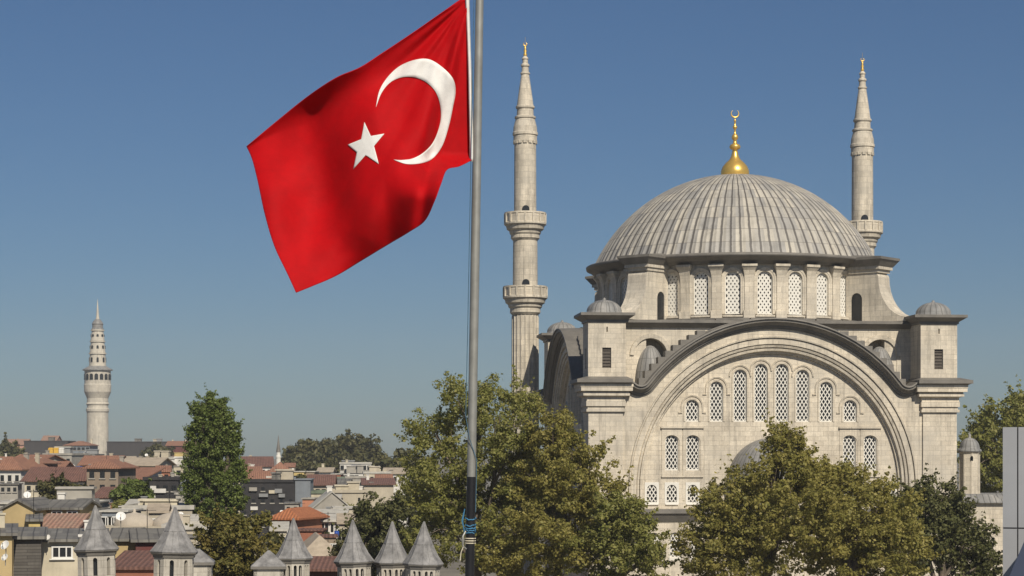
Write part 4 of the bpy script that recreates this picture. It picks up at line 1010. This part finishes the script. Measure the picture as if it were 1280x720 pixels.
    if wins:
        nc, nr = wins
        for j in range(nr):
            for i in range(nc):
                zz_ = H - (first or 1.0) - wsize[1] - j * row
                if zz_ < .5: continue
                if wins[0] > 4 and rnd.random() < .12: continue
                house_window(root, -a + w_ * (i + .5) / nc, 0, zz_, wsize[0], wsize[1], 0, sm, frame)
    if swins:
        nc, nr = swins; s_ = 1 if rz < 0 or xc < 0 else -1
        for j in range(nr):
            for i in range(nc): house_window(root, s_ * a, d * (i + .5) / nc, H - (first or 1.0) - wsize[1] - j * row, wsize[0], wsize[1], s_ * PI / 2, sm, frame)
    nch = chim + (rnd.choice((0, 1, 1, 2)) if w_ > 3 else 0)
    for i in range(nch):
        cx_ = rnd.uniform(-a * .8, a * .8); cy_ = d * rnd.uniform(.5, .85); hh = H + (rise * .9 if roof not in ('flat',) else 0); sz_ = rnd.uniform(.16, .3)
        c_ = MB(); c_.box(cx_ - sz_, cx_ + sz_, cy_ - sz_ * .8, cy_ + sz_ * .8, H - .1, hh + rnd.uniform(.3, .8)); zt_ = c_.v[-1].z; c_.box(cx_ - sz_ - .06, cx_ + sz_ + .06, cy_ - sz_ * .8 - .06, cy_ + sz_ * .8 + .06, zt_ + .001, zt_ + .1)
        c_.build('chimney', W[rnd.choice(('concrete', 'beige', 'cream', 'white', 'grey'))], ro)
    if roof == 'flat' and w_ > 4:
        for i in range(rnd.choice((1, 2, 2, 3))):
            cx_ = rnd.uniform(-a * .75, a * .75); cy_ = d * rnd.uniform(.3, .8); ww = rnd.uniform(.5, 1.5); hh = rnd.uniform(.5, 1.5)
            c_ = MB(); c_.frustum(cx_ - ww, cx_ + ww, cy_ - .8, cy_ + .8, H + .081, cx_ - ww, cx_ + ww, cy_ - .8, cy_ + .8, H + hh); c_.frustum(cx_ - ww - .15, cx_ + ww + .15, cy_ - .95, cy_ + .95, H + hh + .001, cx_ - ww - .15, cx_ + ww + .15, cy_ - .6, cy_ + .95, H + hh + .18)
            c_.build('roof_shed', W[rnd.choice(('concrete', 'beige', 'cream', 'white', 'roofgrey', 'cream', 'grey'))], ro)
    elif roof in ('gable', 'shed') and w_ > 3 and rnd.random() < .7:
        cx_ = rnd.uniform(-a * .7, a * .7); yy = d * .22; zz_ = H + rise * (.22 if roof == 'shed' else .44)
        c_ = MB(); c_.box(cx_ - .4, cx_ + .4, yy - .35, yy + .35, zz_ - .3, zz_ + .28); c_.build('skylight', W[rnd.choice(('roofpale', 'roofgrey', 'white'))], ro)
    return root
H_ = house
# --- nearest roofs, bottom left
H_('cream house with a three-pane white window beside the leftmost spire', 53, 128, 677, 116, 5, 11, 'cream', 'shed', 'roofgrey', .36, None, over=.35)
o = bpy.context.scene.objects.get('house')
hk = 116 / F
tri = empty
def triple(parent, x, z):
    m_ = MB(); w_, h_ = .98, .52
    for a in ((-w_ / 2 - .09, w_ / 2 + .09, -.06, .05, h_, h_ + .09), (-w_ / 2 - .09, w_ / 2 + .09, -.06, .05, -.1, 0), (-w_ / 2 - .09, -w_ / 2, -.06, .05, .001, h_ - .001), (w_ / 2, w_ / 2 + .09, -.06, .05, .001, h_ - .001), (-.2, -.13, -.055, .05, .001, h_ - .001), (.19, .26, -.055, .05, .001, h_ - .001), (-w_ / 2 - .2, w_ / 2 + .2, -.14, -.061, -.16, -.1)): m_.box(*a)
    f_ = m_.build('window', W['winwhite'], parent, (x, 0, z)); MB().box(-w_ / 2 + .001, w_ / 2 - .001, -.01, .04, .001, h_ - .001).build('pane', M['dark'], f_)
triple(o, (78 - 90.5) * hk, 18 + (570 - 696) * hk)
H_('dark weathered timber house with sagging board wall at the left edge', 17, 51, 674, 113, 5, 12, 'palewood', 'shed', 'roofgrey', .3, None, over=.3)
H_('ochre plastered house with two satellite dishes at the very left edge', -60, 14, 670, 110, 5, 13, 'ochre', 'shed', 'roofgrey', .3, None, over=.3)
H_('ochre house with dark gabled edge and blank front', 3, 43, 637, 138, 6, -3, 'ochre', 'gable_front', 'roofgrey', .56, None, over=.2)
H_('ochre and pink patched lean-to with faded pink tiles', 45, 97, 662, 134, 3.5, 0, 'pink', 'shed', 'tile_pink', .75, None, over=.1)
H_('ochre house with a long grey roof behind the pink lean-to', 42, 100, 637, 141, 6, 0, 'ochre', 'gable', 'roofgrey', .45, (3, 1), (.6, .4), over=.25, first=.15)
H_('low house with grey pitched roof and maroon wall between the two left spires', 170, 215, 677, 121, 6, 12, 'maroon', 'gable', 'roofgrey', .5, None, over=.3)
H_('stained ochre house with grey sloping roof right of the leftmost spire', 140, 171, 676, 122, 6, 6, 'ochre', 'gable', 'roofgrey', .5, None, over=.3)
H_('small red tiled shed roof between the two left spires', 138, 196, 712, 112, 5, 0, 'brick', 'shed', 'tile_dark', .6, None, over=.2)
H_('teal shaded shop front with pale flat roof behind the leftmost spire', 127, 158, 640, 152, 6, 0, 'bluegrey', 'flat', 'roofpale', 0, (3, 1), (.8, .6), first=.4)
H_('beige building with long pale flat roof behind the plaster domes', 155, 240, 637, 168, 9, 4, 'beige', 'flat', 'roofpale', 1, (5, 1), (.9, .7), first=.7)
H_('long low house under a wide pale flat roof at the left', -20, 112, 630, 160, 10, 3, 'concrete', 'flat', 'roofpale', 0, (9, 1), (.8, .6), first=.6)
H_('beige house with grey flat roof right of the poplar foot', 300, 352, 690, 150, 8, -6, 'beige', 'flat', 'roofgrey', 1, (3, 1))
H_('pale yard house half hidden by the reddish tree', 205, 262, 662, 140, 8, 5, 'beige', 'flat', 'roofpale', 1, (3, 1))
# domes
M['plaster_dome'] = plain_mat('pale_plaster_dome', (.42, .37, .30), .9, .15, .8, 0, .35)
dmh = empty('bath_house', 'pale bath house with two low plaster domes', 'building', (P(186, 0, 150).x, 150, 0))
MB().box(-3.4, 4.2, -1.5, 5, 0, 12.95).build('wall', W['beige'], dmh)
for xx, r_, hh in ((-1.15, 1.5, .95), (1.6, 1.45, .95)):
    MB().lathe([(r_, 12.9)] + [(r_ * math.cos(i * PI / 20), 12.95 + hh * math.sin(i * PI / 20)) for i in range(10)] + [(.1, 13.95), (.12, 14.1), (0, 14.2)], 32, (xx, .6)).build('dome', M['plaster_dome'], dmh)
# --- middle distance, left
H_('white house with a row of windows and red hipped roof at the left edge', -12, 27, 588, 262, 9, -10, 'white', 'hip', 'tile', 1.7, (4, 3), (.8, 1.3), swins=(2, 2))
H_('long beige house with dark maroon roof in the left middle', 30, 106, 601, 246, 8, -4, 'cream', 'gable', 'tile_dark', 1.5, (7, 1), (.8, .9), chim=0)
H_('reddish house with tiled roof and a white chimney stack', 10, 50, 578, 300, 9, -14, 'beige', 'gable', 'tile', 1.0, (4, 2), chim=1, swins=(2, 2))
H_('dark maroon sided house under the red roof with chimney', 28, 52, 580, 285, 7, -6, 'maroon', 'hip', 'tile', .8, (2, 1))
H_('bare concrete block with yellow crate-like roof cabins', 54, 90, 569, 360, 10, -5, 'concrete', 'flat', 'concrete', 1, (4, 2))
H_('low brick-red tiled house in front of the concrete block', 50, 76, 588, 300, 6, -8, 'salmon', 'gable', 'tile', 1.2, None)
H_('brown three-storey house with paired windows left of the net-covered block', 108, 148, 586, 236, 8, -4, 'brown', 'hip', 'tile', 1.1, (3, 3), (.95, 1.3), row=2.6, first=.5)
H_('low red-tiled roof directly below the fire tower', 100, 146, 581, 320, 8, -3, 'beige', 'gable', 'tile', 1.3, (5, 1))
H_('maroon awning-roofed shop at the foot of the brown house', 119, 149, 622, 228, 4, -3, 'concrete', 'shed', 'tile_dark', .9, (3, 1), first=.3)
H_('beige house with blank wall right of the brown three-storey house', 149, 196, 582, 290, 9, -6, 'cream', 'gable', 'roofbeige', 1.0, (2, 1), chim=1)
H_('red-tiled lean-to in front of the blank beige house', 148, 178, 599, 252, 7, -10, 'white', 'shed', 'tile', 1.2, None)
H_('cream terrace house with white framed windows beside the poplar', 186, 236, 583, 310, 9, -4, 'cream', 'flat', 'roofpale', 1, (6, 1), (1.1, 1.2))
H_('pale flat-roofed house on the rise left of the poplar', 170, 232, 574, 390, 10, -3, 'white', 'flat', 'roofpale', 1, (5, 1))
H_('black net-covered building block left of the poplar', 180, 223, 600, 232, 9, -3, 'darknet', 'flat', 'darknet', 1, (4, 2), (.9, 1.1))
H_('grey rendered block between the black nets and the poplar', 223, 243, 597, 233, 9, -3, 'bluegrey', 'flat', 'roofgrey', 0, None)
H_('low beige row house under the black net-covered block', 150, 240, 634, 200, 6, 0, 'cream', 'flat', 'roofpale', 0, (7, 1), (.8, .9), first=.5)
H_('brick red yard wall house behind the green bush-like tree', 138, 186, 630, 208, 5, 0, 'brick', 'flat', 'tile_dark', 0, None)
# --- skyline, left
H_('long dark barracks-like block on the skyline right of the fire tower', 134, 216, 553, 760, 14, 2, 'netgrey', 'flat', 'netgrey', 1, None)
H_('dark net-covered block on the skyline left of the fire tower', 30, 84, 552, 740, 14, 0, 'netgrey', 'flat', 'netgrey', 1, None)
H_('pale flat block with reddish roof on the skyline beside the fire tower', 80, 112, 557, 700, 14, 0, 'bluegrey', 'hip', 'tile', 1.6, (6, 1), (1.8, 1.6))
H_('faded pink roofed house on the skyline left of the dark nets', 6, 32, 556, 820, 12, 0, 'pink', 'gable', 'tile_pink', 2.2, None)
H_('small pale house on the skyline above the dark nets', 52, 70, 551, 830, 10, 0, 'pink', 'gable', 'tile_pink', 2.0, None)
H_('long grey roof on the ridge below the skyline trees at left', 84, 118, 569, 520, 12, 0, 'concrete', 'flat', 'roofgrey', 1, (5, 1))
H_('yellow kiosk-like house beside the poplar on the skyline', 218, 230, 566, 600, 8, 0, 'yellow', 'flat', 'yellow', 0, None)
H_('low dark red roof beside the poplar on the skyline', 208, 236, 557, 720, 10, 0, 'maroon', 'gable', 'tile', 1.5, None)
# --- right of the poplar
H_('white house with faded red roofs right of the poplar', 304, 340, 583, 380, 12, 8, 'white', 'gable', 'tile_dark', 1.7, (5, 1), swins=(2, 1))
H_('white house with small red pyramid roof below the small minaret', 340, 360, 588, 370, 9, 6, 'white', 'hip', 'tile', 1.5, (3, 1))
H_('red roofed house with beige side just right of the poplar', 298, 326, 592, 330, 9, 10, 'cream', 'gable', 'tile', 1.0, None)
H_('red tiled house behind the black glazed block', 306, 346, 604, 292, 9, 5, 'brick', 'gable', 'tile', 1.6, None)
H_('white house with blue roof terrace below the small minaret', 346, 370, 600, 300, 8, 0, 'white', 'flat', 'bluegrey', 1, (3, 1), (1.2, 1.2))
H_('black glazed office block in the middle of the old town', 300, 369, 603, 262, 8, 3, 'darknet', 'flat', 'darknet', 1, (6, 3), (.7, .8), row=2.6)
H_('plain blue-grey side block beside the black glazed office', 369, 388, 600, 262, 9, 3, 'bluegrey', 'flat', 'bluegrey', 0, None)
H_('yellow rendered house left of the brick chimney stack', 366, 380, 590, 345, 8, 0, 'yellow', 'flat', 'roofpale', 0, (2, 1))
H_('dark open-sided house beside the yellow one', 378, 393, 590, 348, 8, 0, 'brown', 'flat', 'roofpale', 0, (2, 1), (1.3, 1.1))
H_('long dark red roof behind the green flat roof', 386, 416, 606, 296, 8, 3, 'beige', 'gable', 'tile_dark', 1.3, (4, 1))
H_('building with green flat roof in the middle of the old town', 386, 420, 617, 264, 7, 0, 'cream', 'flat', 'roofgreen', 1, (4, 1))
H_('white chimney-topped house right of the yellow one', 398, 414, 590, 380, 7, 0, 'white', 'gable', 'roofbeige', .7, None, chim=1)
H_('small exposed brick house above the long dark red roof', 414, 426, 593, 365, 6, 0, 'brick', 'flat', 'roofpale', 0, (2, 1))
H_('white modern terrace building with a strip of windows under the skyline trees', 425, 464, 580, 420, 9, 4, 'white', 'flat', 'roofpale', 1, (7, 1), (1.2, 1.6), first=.5)
H_('white lower storey building with ribbon windows and dark canopy', 424, 458, 592, 400, 8, 4, 'white', 'flat', 'roofgrey', 0, (7, 1), (1.2, 1.0), first=.5)
H_('grey concrete block with small balcony below the white terrace building', 432, 456, 598, 360, 9, 4, 'concrete', 'flat', 'concrete', 1, (3, 2), (1.0, 1.3))
H_('pale yellow house right of the grey concrete block', 455, 488, 592, 380, 9, 5, 'cream', 'flat', 'roofpale', 1, (5, 1), (1.0, 1.3))
H_('low house with brown roof edge below the pale yellow house', 455, 492, 606, 320, 8, 5, 'beige', 'shed', 'tile_dark', .8, None)
H_('small grey-roofed house with white dish left of the concrete block', 410, 434, 607, 310, 8, 0, 'concrete', 'gable', 'roofgrey', .9, (3, 1))
H_('large blank beige concrete building left of the dark tree', 416, 460, 616, 250, 9, 8, 'beige', 'flat', 'beige', 1, (2, 1), (.5, .8), swins=None)
H_('grey-beige house with a single sloping roofline in front of the blank building', 386, 444, 640, 215, 6, 10, 'concrete', 'gable_front', 'roofpale', 2.0, (3, 1), (.5, .7), over=.15)
H_('bright orange rendered stair house beside the sloping roofline', 378, 392, 624, 226, 4, 0, 'salmon', 'flat', 'concrete', 0, None)
H_('pink house with bright orange tiled roof behind the lone spire', 340, 372, 650, 176, 7, -14, 'salmon', 'hip', 'tile_orange', 1.0, (2, 1), (.9, .6), first=.35)
H_('low grey-roofed market hall with dark arcade behind the lone spire', 374, 426, 652, 182, 7, 2, 'white', 'shed', 'roofpale', .7, (9, 1), (.55, .8), first=.15)
H_('dark cluttered roof terrace house above the market hall', 372, 416, 640, 196, 5, 0, 'darknet', 'flat', 'roofgrey', 0, None)
H_('brick-red boarded house right behind the lone spire', 372, 402, 664, 164, 4, 0, 'brick', 'flat', 'tile_dark', 0, None)
H_('pink walled house with wide beige hipped roof right of the lone spire', 378, 424, 699, 138, 9, 8, 'pink', 'hip', 'roofbeige', 1.5, None, over=.35)
H_('rusty low shed roof at the bottom between the spires', 382, 432, 713, 132, 3, 0, 'brick', 'shed', 'tile_dark', .5, None)
H_('grey house with flat pale roof left of the dark rounded tree', 418, 446, 636, 205, 7, 6, 'beige', 'flat', 'roofpale', 0, (2, 1), (.6, .8))
H_('pale house glimpsed through leaves left of the flag tree', 480, 508, 592, 400, 9, 0, 'white', 'gable', 'roofbeige', 1.0, (3, 1))

# --- small infill houses packed between the larger ones
INF = [
 (-6, 14, 577, 420, 'white', 'gable', 'tile', .9, 'small white house under the low skyline tree at the left edge'),
 (16, 34, 574, 450, 'beige', 'hip', 'tile', 1.1, 'small beige house with red hip roof just under the dark nets'),
 (46, 62, 577, 400, 'cream', 'flat', 'roofpale', 0, 'small cream flat-roofed house left of the bare concrete block'),
 (88, 106, 576, 400, 'white', 'gable', 'roofbeige', .8, 'white house with beige roof at the fire tower\'s left foot'),
 (104, 122, 572, 460, 'concrete', 'flat', 'roofgrey', 0, 'grey flat-roofed house directly at the fire tower\'s foot'),
 (134, 152, 574, 440, 'white', 'flat', 'roofpale', 0, 'white flat-roofed house at the fire tower\'s right foot'),
 (152, 170, 576, 420, 'beige', 'gable', 'roofbeige', .8, 'small beige gabled house right of the fire tower\'s foot'),
 (0, 22, 606, 232, 'concrete', 'flat', 'roofgrey', 0, 'low grey shed row beneath the white house at the left edge'),
 (98, 112, 601, 240, 'palewood', 'gable', 'tile_dark', .6, 'narrow dark house beside the brown three-storey house'),
 (60, 78, 594, 262, 'cream', 'shed', 'roofpale', .5, 'pale lean-to poking above the long maroon roof'),
 (196, 212, 590, 270, 'salmon', 'gable', 'tile', .7, 'salmon house with red roof above the black nets'),
 (160, 176, 586, 305, 'white', 'flat', 'roofpale', 0, 'small white block above the green bush-like tree'),
 (100, 122, 634, 158, 'grey', 'shed', 'roofgrey', .4, 'dark grey shed roof left of the leftmost spire\'s tip'),
 (103, 118, 652, 140, 'white', 'flat', 'roofpale', 0, 'pile-topped white hut beside the pink lean-to'),
 (158, 176, 634, 182, 'cream', 'shed', 'roofpale', .4, 'cream lean-to above the left plaster dome'),
 (186, 208, 641, 160, 'beige', 'gable', 'roofbeige', .5, 'beige shed above the right plaster dome'),
 (222, 244, 655, 150, 'cream', 'shed', 'roofpale', .4, 'cream lean-to right of the largest spire\'s tip'),
 (228, 250, 672, 136, 'beige', 'flat', 'roofgrey', 0, 'beige hut right of the largest spire'),
 (36, 50, 652, 133, 'yellow', 'shed', 'roofgrey', .2, 'narrow yellow hut between the gabled house and the pink lean-to'),
 (306, 322, 581, 430, 'white', 'flat', 'roofpale', 0, 'white block on the skyline just right of the poplar'),
 (322, 336, 591, 345, 'white', 'flat', 'roofpale', 0, 'small white balcony house below the faded red roofs'),
 (334, 348, 594, 335, 'cream', 'gable', 'roofbeige', .6, 'small cream house among the white dishes'),
 (356, 368, 584, 400, 'beige', 'gable', 'tile', .7, 'tiny house with red roof right of the small minaret'),
 (380, 396, 597, 320, 'white', 'flat', 'roofpale', 0, 'white flat-roofed house above the green flat roof'),
 (398, 412, 600, 330, 'concrete', 'flat', 'roofgrey', 0, 'grey house with flat roof below the white chimney'),
 (416, 430, 602, 330, 'beige', 'gable', 'roofgreen', .6, 'beige house with greenish roof below the exposed brick one'),
 (462, 476, 583, 430, 'cream', 'flat', 'roofpale', 0, 'cream house right of the white terrace building'),
 (470, 490, 600, 345, 'white', 'gable', 'tile', .8, 'white house with red roof at the edge of the dark rounded tree'),
 (388, 404, 632, 232, 'cream', 'flat', 'roofpale', 0, 'cream block behind the bright orange stair house'),
 (404, 424, 626, 240, 'beige', 'shed', 'roofpale', .5, 'beige shed roof behind the single sloping roofline'),
 (356, 374, 630, 230, 'concrete', 'flat', 'roofgrey', 0, 'grey yard house at the foot of the black glazed block'),
 (340, 358, 664, 160, 'cream', 'shed', 'roofpale', .4, 'cream wall house below the orange tiled roof'),
 (402, 420, 672, 152, 'brown', 'flat', 'tile_dark', 0, 'brown hut beside the blue barrel'),
 (424, 440, 655, 168, 'beige', 'gable', 'roofbeige', .6, 'beige house at the left edge of the dark rounded tree'),
]
for i, (a_, b_, ye_, Y_, wl_, rk_, rm_, ri_, lab_) in enumerate(INF):
    house(lab_, a_, b_, ye_, Y_, 4 + (i * 7 % 4), math.degrees(math.atan((640 - (a_ + b_) / 2) / F)) * (.6 + .1 * (i % 7)), wl_, rk_, rm_, ri_, ((2 + i % 2), 1) if Y_ > 150 else None, (.6, .8) if Y_ < 260 else (.9, 1.0), over=.2, first=.5)
def boards(o, n, w_, h_, seed):
    r_ = random.Random(seed)
    for i in range(n):
        x_ = r_.uniform(-w_, w_); z_ = r_.uniform(h_ - 6.5, h_ - .8); a_ = r_.uniform(.25, .8); b_ = r_.uniform(.2, .6)
        MB().box(x_ - a_, x_ + a_, -.2 - .013 * i, -.02, z_, z_ + b_).build('panel', W[r_.choice(('white', 'cream', 'concrete', 'grey'))], o)
for o_ in list(COL.objects):
    if o_.get('label', '').startswith('black glazed office'): boards(o_, 10, 3.2, 14.6, 3)
    if o_.get('label', '').startswith('black net-covered building'): boards(o_, 7, 1.6, 15.2, 8)

# ---- roof clutter
M['dish'] = plain_mat('white_dish', (.72, .71, .68), .5, .06, 3, 0, .1)
def dish(label, px, py, Y, rpx, face=.35, tilt=.5):
    k = Y / F; r = rpx * k; c = P(px, py, Y)
    root = empty('satellite_dish', label, 'satellite dish', c - Vector((0, 0, r * 1.5)), face, 'satellite dishes on the roofs')
    R_ = Matrix.Translation((0, 0, r * 1.5)) @ Matrix.Rotation(PI / 2 - tilt, 4, 'X')
    d_ = MB(); prof = [(r * i / 8, .28 * r * (i / 8) ** 2) for i in range(9)] + [(r * .98, .31 * r)] + [(r * i / 8, .28 * r * (i / 8) ** 2 + .03 * r) for i in range(7, -1, -1)]
    d_.lathe(prof, 28, T=R_); d_.build('reflector', M['dish'], root)
    a_ = MB(); a_.tube([R_ @ Vector((0, -r * .9, .25 * r)), R_ @ Vector((0, -.2 * r, 1.0 * r)), R_ @ Vector((0, 0, 1.0 * r))], .035 * r + .008, 5); a_.tube([R_ @ Vector((0, 0, .92 * r)), R_ @ Vector((0, 0, 1.12 * r))], .1 * r, 8)
    a_.build('feed_arm', M['pole'], root)
    MB().tube([(0, .1 * r, -r * .6), (0, .1 * r, r * 1.45)], .06 * r + .01, 8).build('mast', M['pole'], root)
dish('white dish, upper of the two on the ochre wall at the left edge', 7, 682, 106, 6.2, -.5)
dish('white dish, lower of the two on the ochre wall at the left edge', 6.5, 697, 106, 4.8, -.5)
dish('white dish standing above the ochre gabled house', 34, 619, 155, 4.6, .3)
dish('large white dish between the two left spires', 151, 646, 146, 6.2, .2)
dish('small white dish on the roof below the fire tower', 91, 583, 315, 2.6, .2)
dish('small white dish on the pale roof left of the poplar', 183, 569, 385, 2.0, .2)
dish('small white dish on the grey-roofed house left of the concrete block', 427, 610, 305, 2.2, .2)
dish('small white dish on the white house below the small minaret', 341, 595, 325, 2.0, .1)
dish('small white dish at the roof edge of the red-tiled house', 331, 594, 326, 2.0, .3)
dish('tiny white dish above the yellow house', 366, 587, 344, 1.5, .3)
dish('white dish on the brown three-storey house\'s shop', 138, 626, 222, 2.6, .4)
dish('white dish between the pale roofs near the orange roof', 352, 640, 190, 2.4, .3)
M['tank'] = plain_mat('blue_plastic_tank', (.02, .07, .33), .4, .1, 3, 0, .05)
def tank(label, px, py, Y, wpx, hpx):
    k = Y / F; c = P(px, py, Y); r = hpx * k / 2; l = wpx * k / 2
    root = empty('water_tank', label, 'water tank', c - Vector((0, 0, r)), 0, 'blue water tanks on the roofs')
    Rm = Matrix.Translation((0, 0, r)) @ Matrix.Rotation(PI / 2, 4, 'Y')
    MB().lathe([(0, -l), (r * .7, -l * .97), (r, -l * .85), (r, -l * .3), (r * 1.05, -l * .27), (r, -l * .24), (r, l * .24), (r * 1.05, l * .27), (r, l * .3), (r, l * .85), (r * .7, l * .97), (0, l)], 24, T=Rm).build('drum', M['tank'], root)
    b = MB(); b.box(-l * .7, -l * .55, -r * .8, r * .8, -.1, r * .5); b.box(l * .55, l * .7, -r * .8, r * .8, -.1, r * .5); b.build('cradle', M['pole'], root)
tank('blue tank on the roof below the fire tower', 99, 585, 312, 9, 4)
tank('blue barrel by the market hall', 421, 667, 160, 6, 7)
def antenna(label, px, y0, y1, Y):
    k = Y / F; b = P(px, y0, Y); h = (y0 - y1) * k
    root = empty('roof_antenna', label, 'antenna', b, 0, 'thin aerials on the roofs')
    MB().tube([(0, 0, -1), (0, 0, h)], .022, 6).build('mast', M['black'], root)
    m_ = MB(); m_.tube([(-.5, 0, h - .1), (.5, .2, h - .1)], .014, 5)
    for i in range(6): m_.tube([(-.45 + .18 * i, -.25, h - .09 + .001 * i), (-.45 + .18 * i, .35, h - .09 + .001 * i)], .008, 4)
    m_.build('crossbars', M['black'], root)
antenna('thin aerial in front of the ochre gabled house', 42, 655, 612, 134)
antenna('thin aerial above the long pale roof at the left', 25, 632, 600, 158)
antenna('thin aerial above the maroon-walled house between the left spires', 184, 664, 636, 124)
antenna('thin aerial on the long beige house', 70, 598, 580, 248)
antenna('thin aerial on the brown three-storey house', 133, 580, 564, 240)
antenna('thin aerial on the pale roof left of the poplar', 212, 638, 616, 170)
antenna('thin aerial above the wide beige roof right of the lone spire', 410, 668, 640, 142)
dish('white dish on the cream house wall above the triple window', 60, 672, 115, 3.6, -.3)
dish('white dish on the long pale flat roof, nearest the fire tower axis', 116, 628, 159, 3.2, .1)
dish('small white dish behind the right plaster dome', 226, 643, 158, 3.2, .4)
antenna('thin aerial on the black glazed block', 345, 604, 585, 262)
antenna('thin aerial beside the market hall', 374, 650, 628, 180)
M['yel'] = plain_mat('yellow_plastic', (.6, .36, .05), .6, .1, 2, 0, .1)
cab = empty('roof_cabins', 'yellow and white cabins on the bare concrete block', 'cabin', P(70, 567.5, 362))
for i, (xx, mt) in enumerate(((-.95, M['yel']), (0, M['yel']), (.9, W['white']))):
    c_ = MB(); c_.box(xx - .42, xx + .42, 0, 1, -.1, .9); c_.frustum(xx - .46, xx + .46, -.05, 1.05, .902, xx - .3, xx + .3, .2, .8, 1.1); c_.build('cabin', mt, cab)
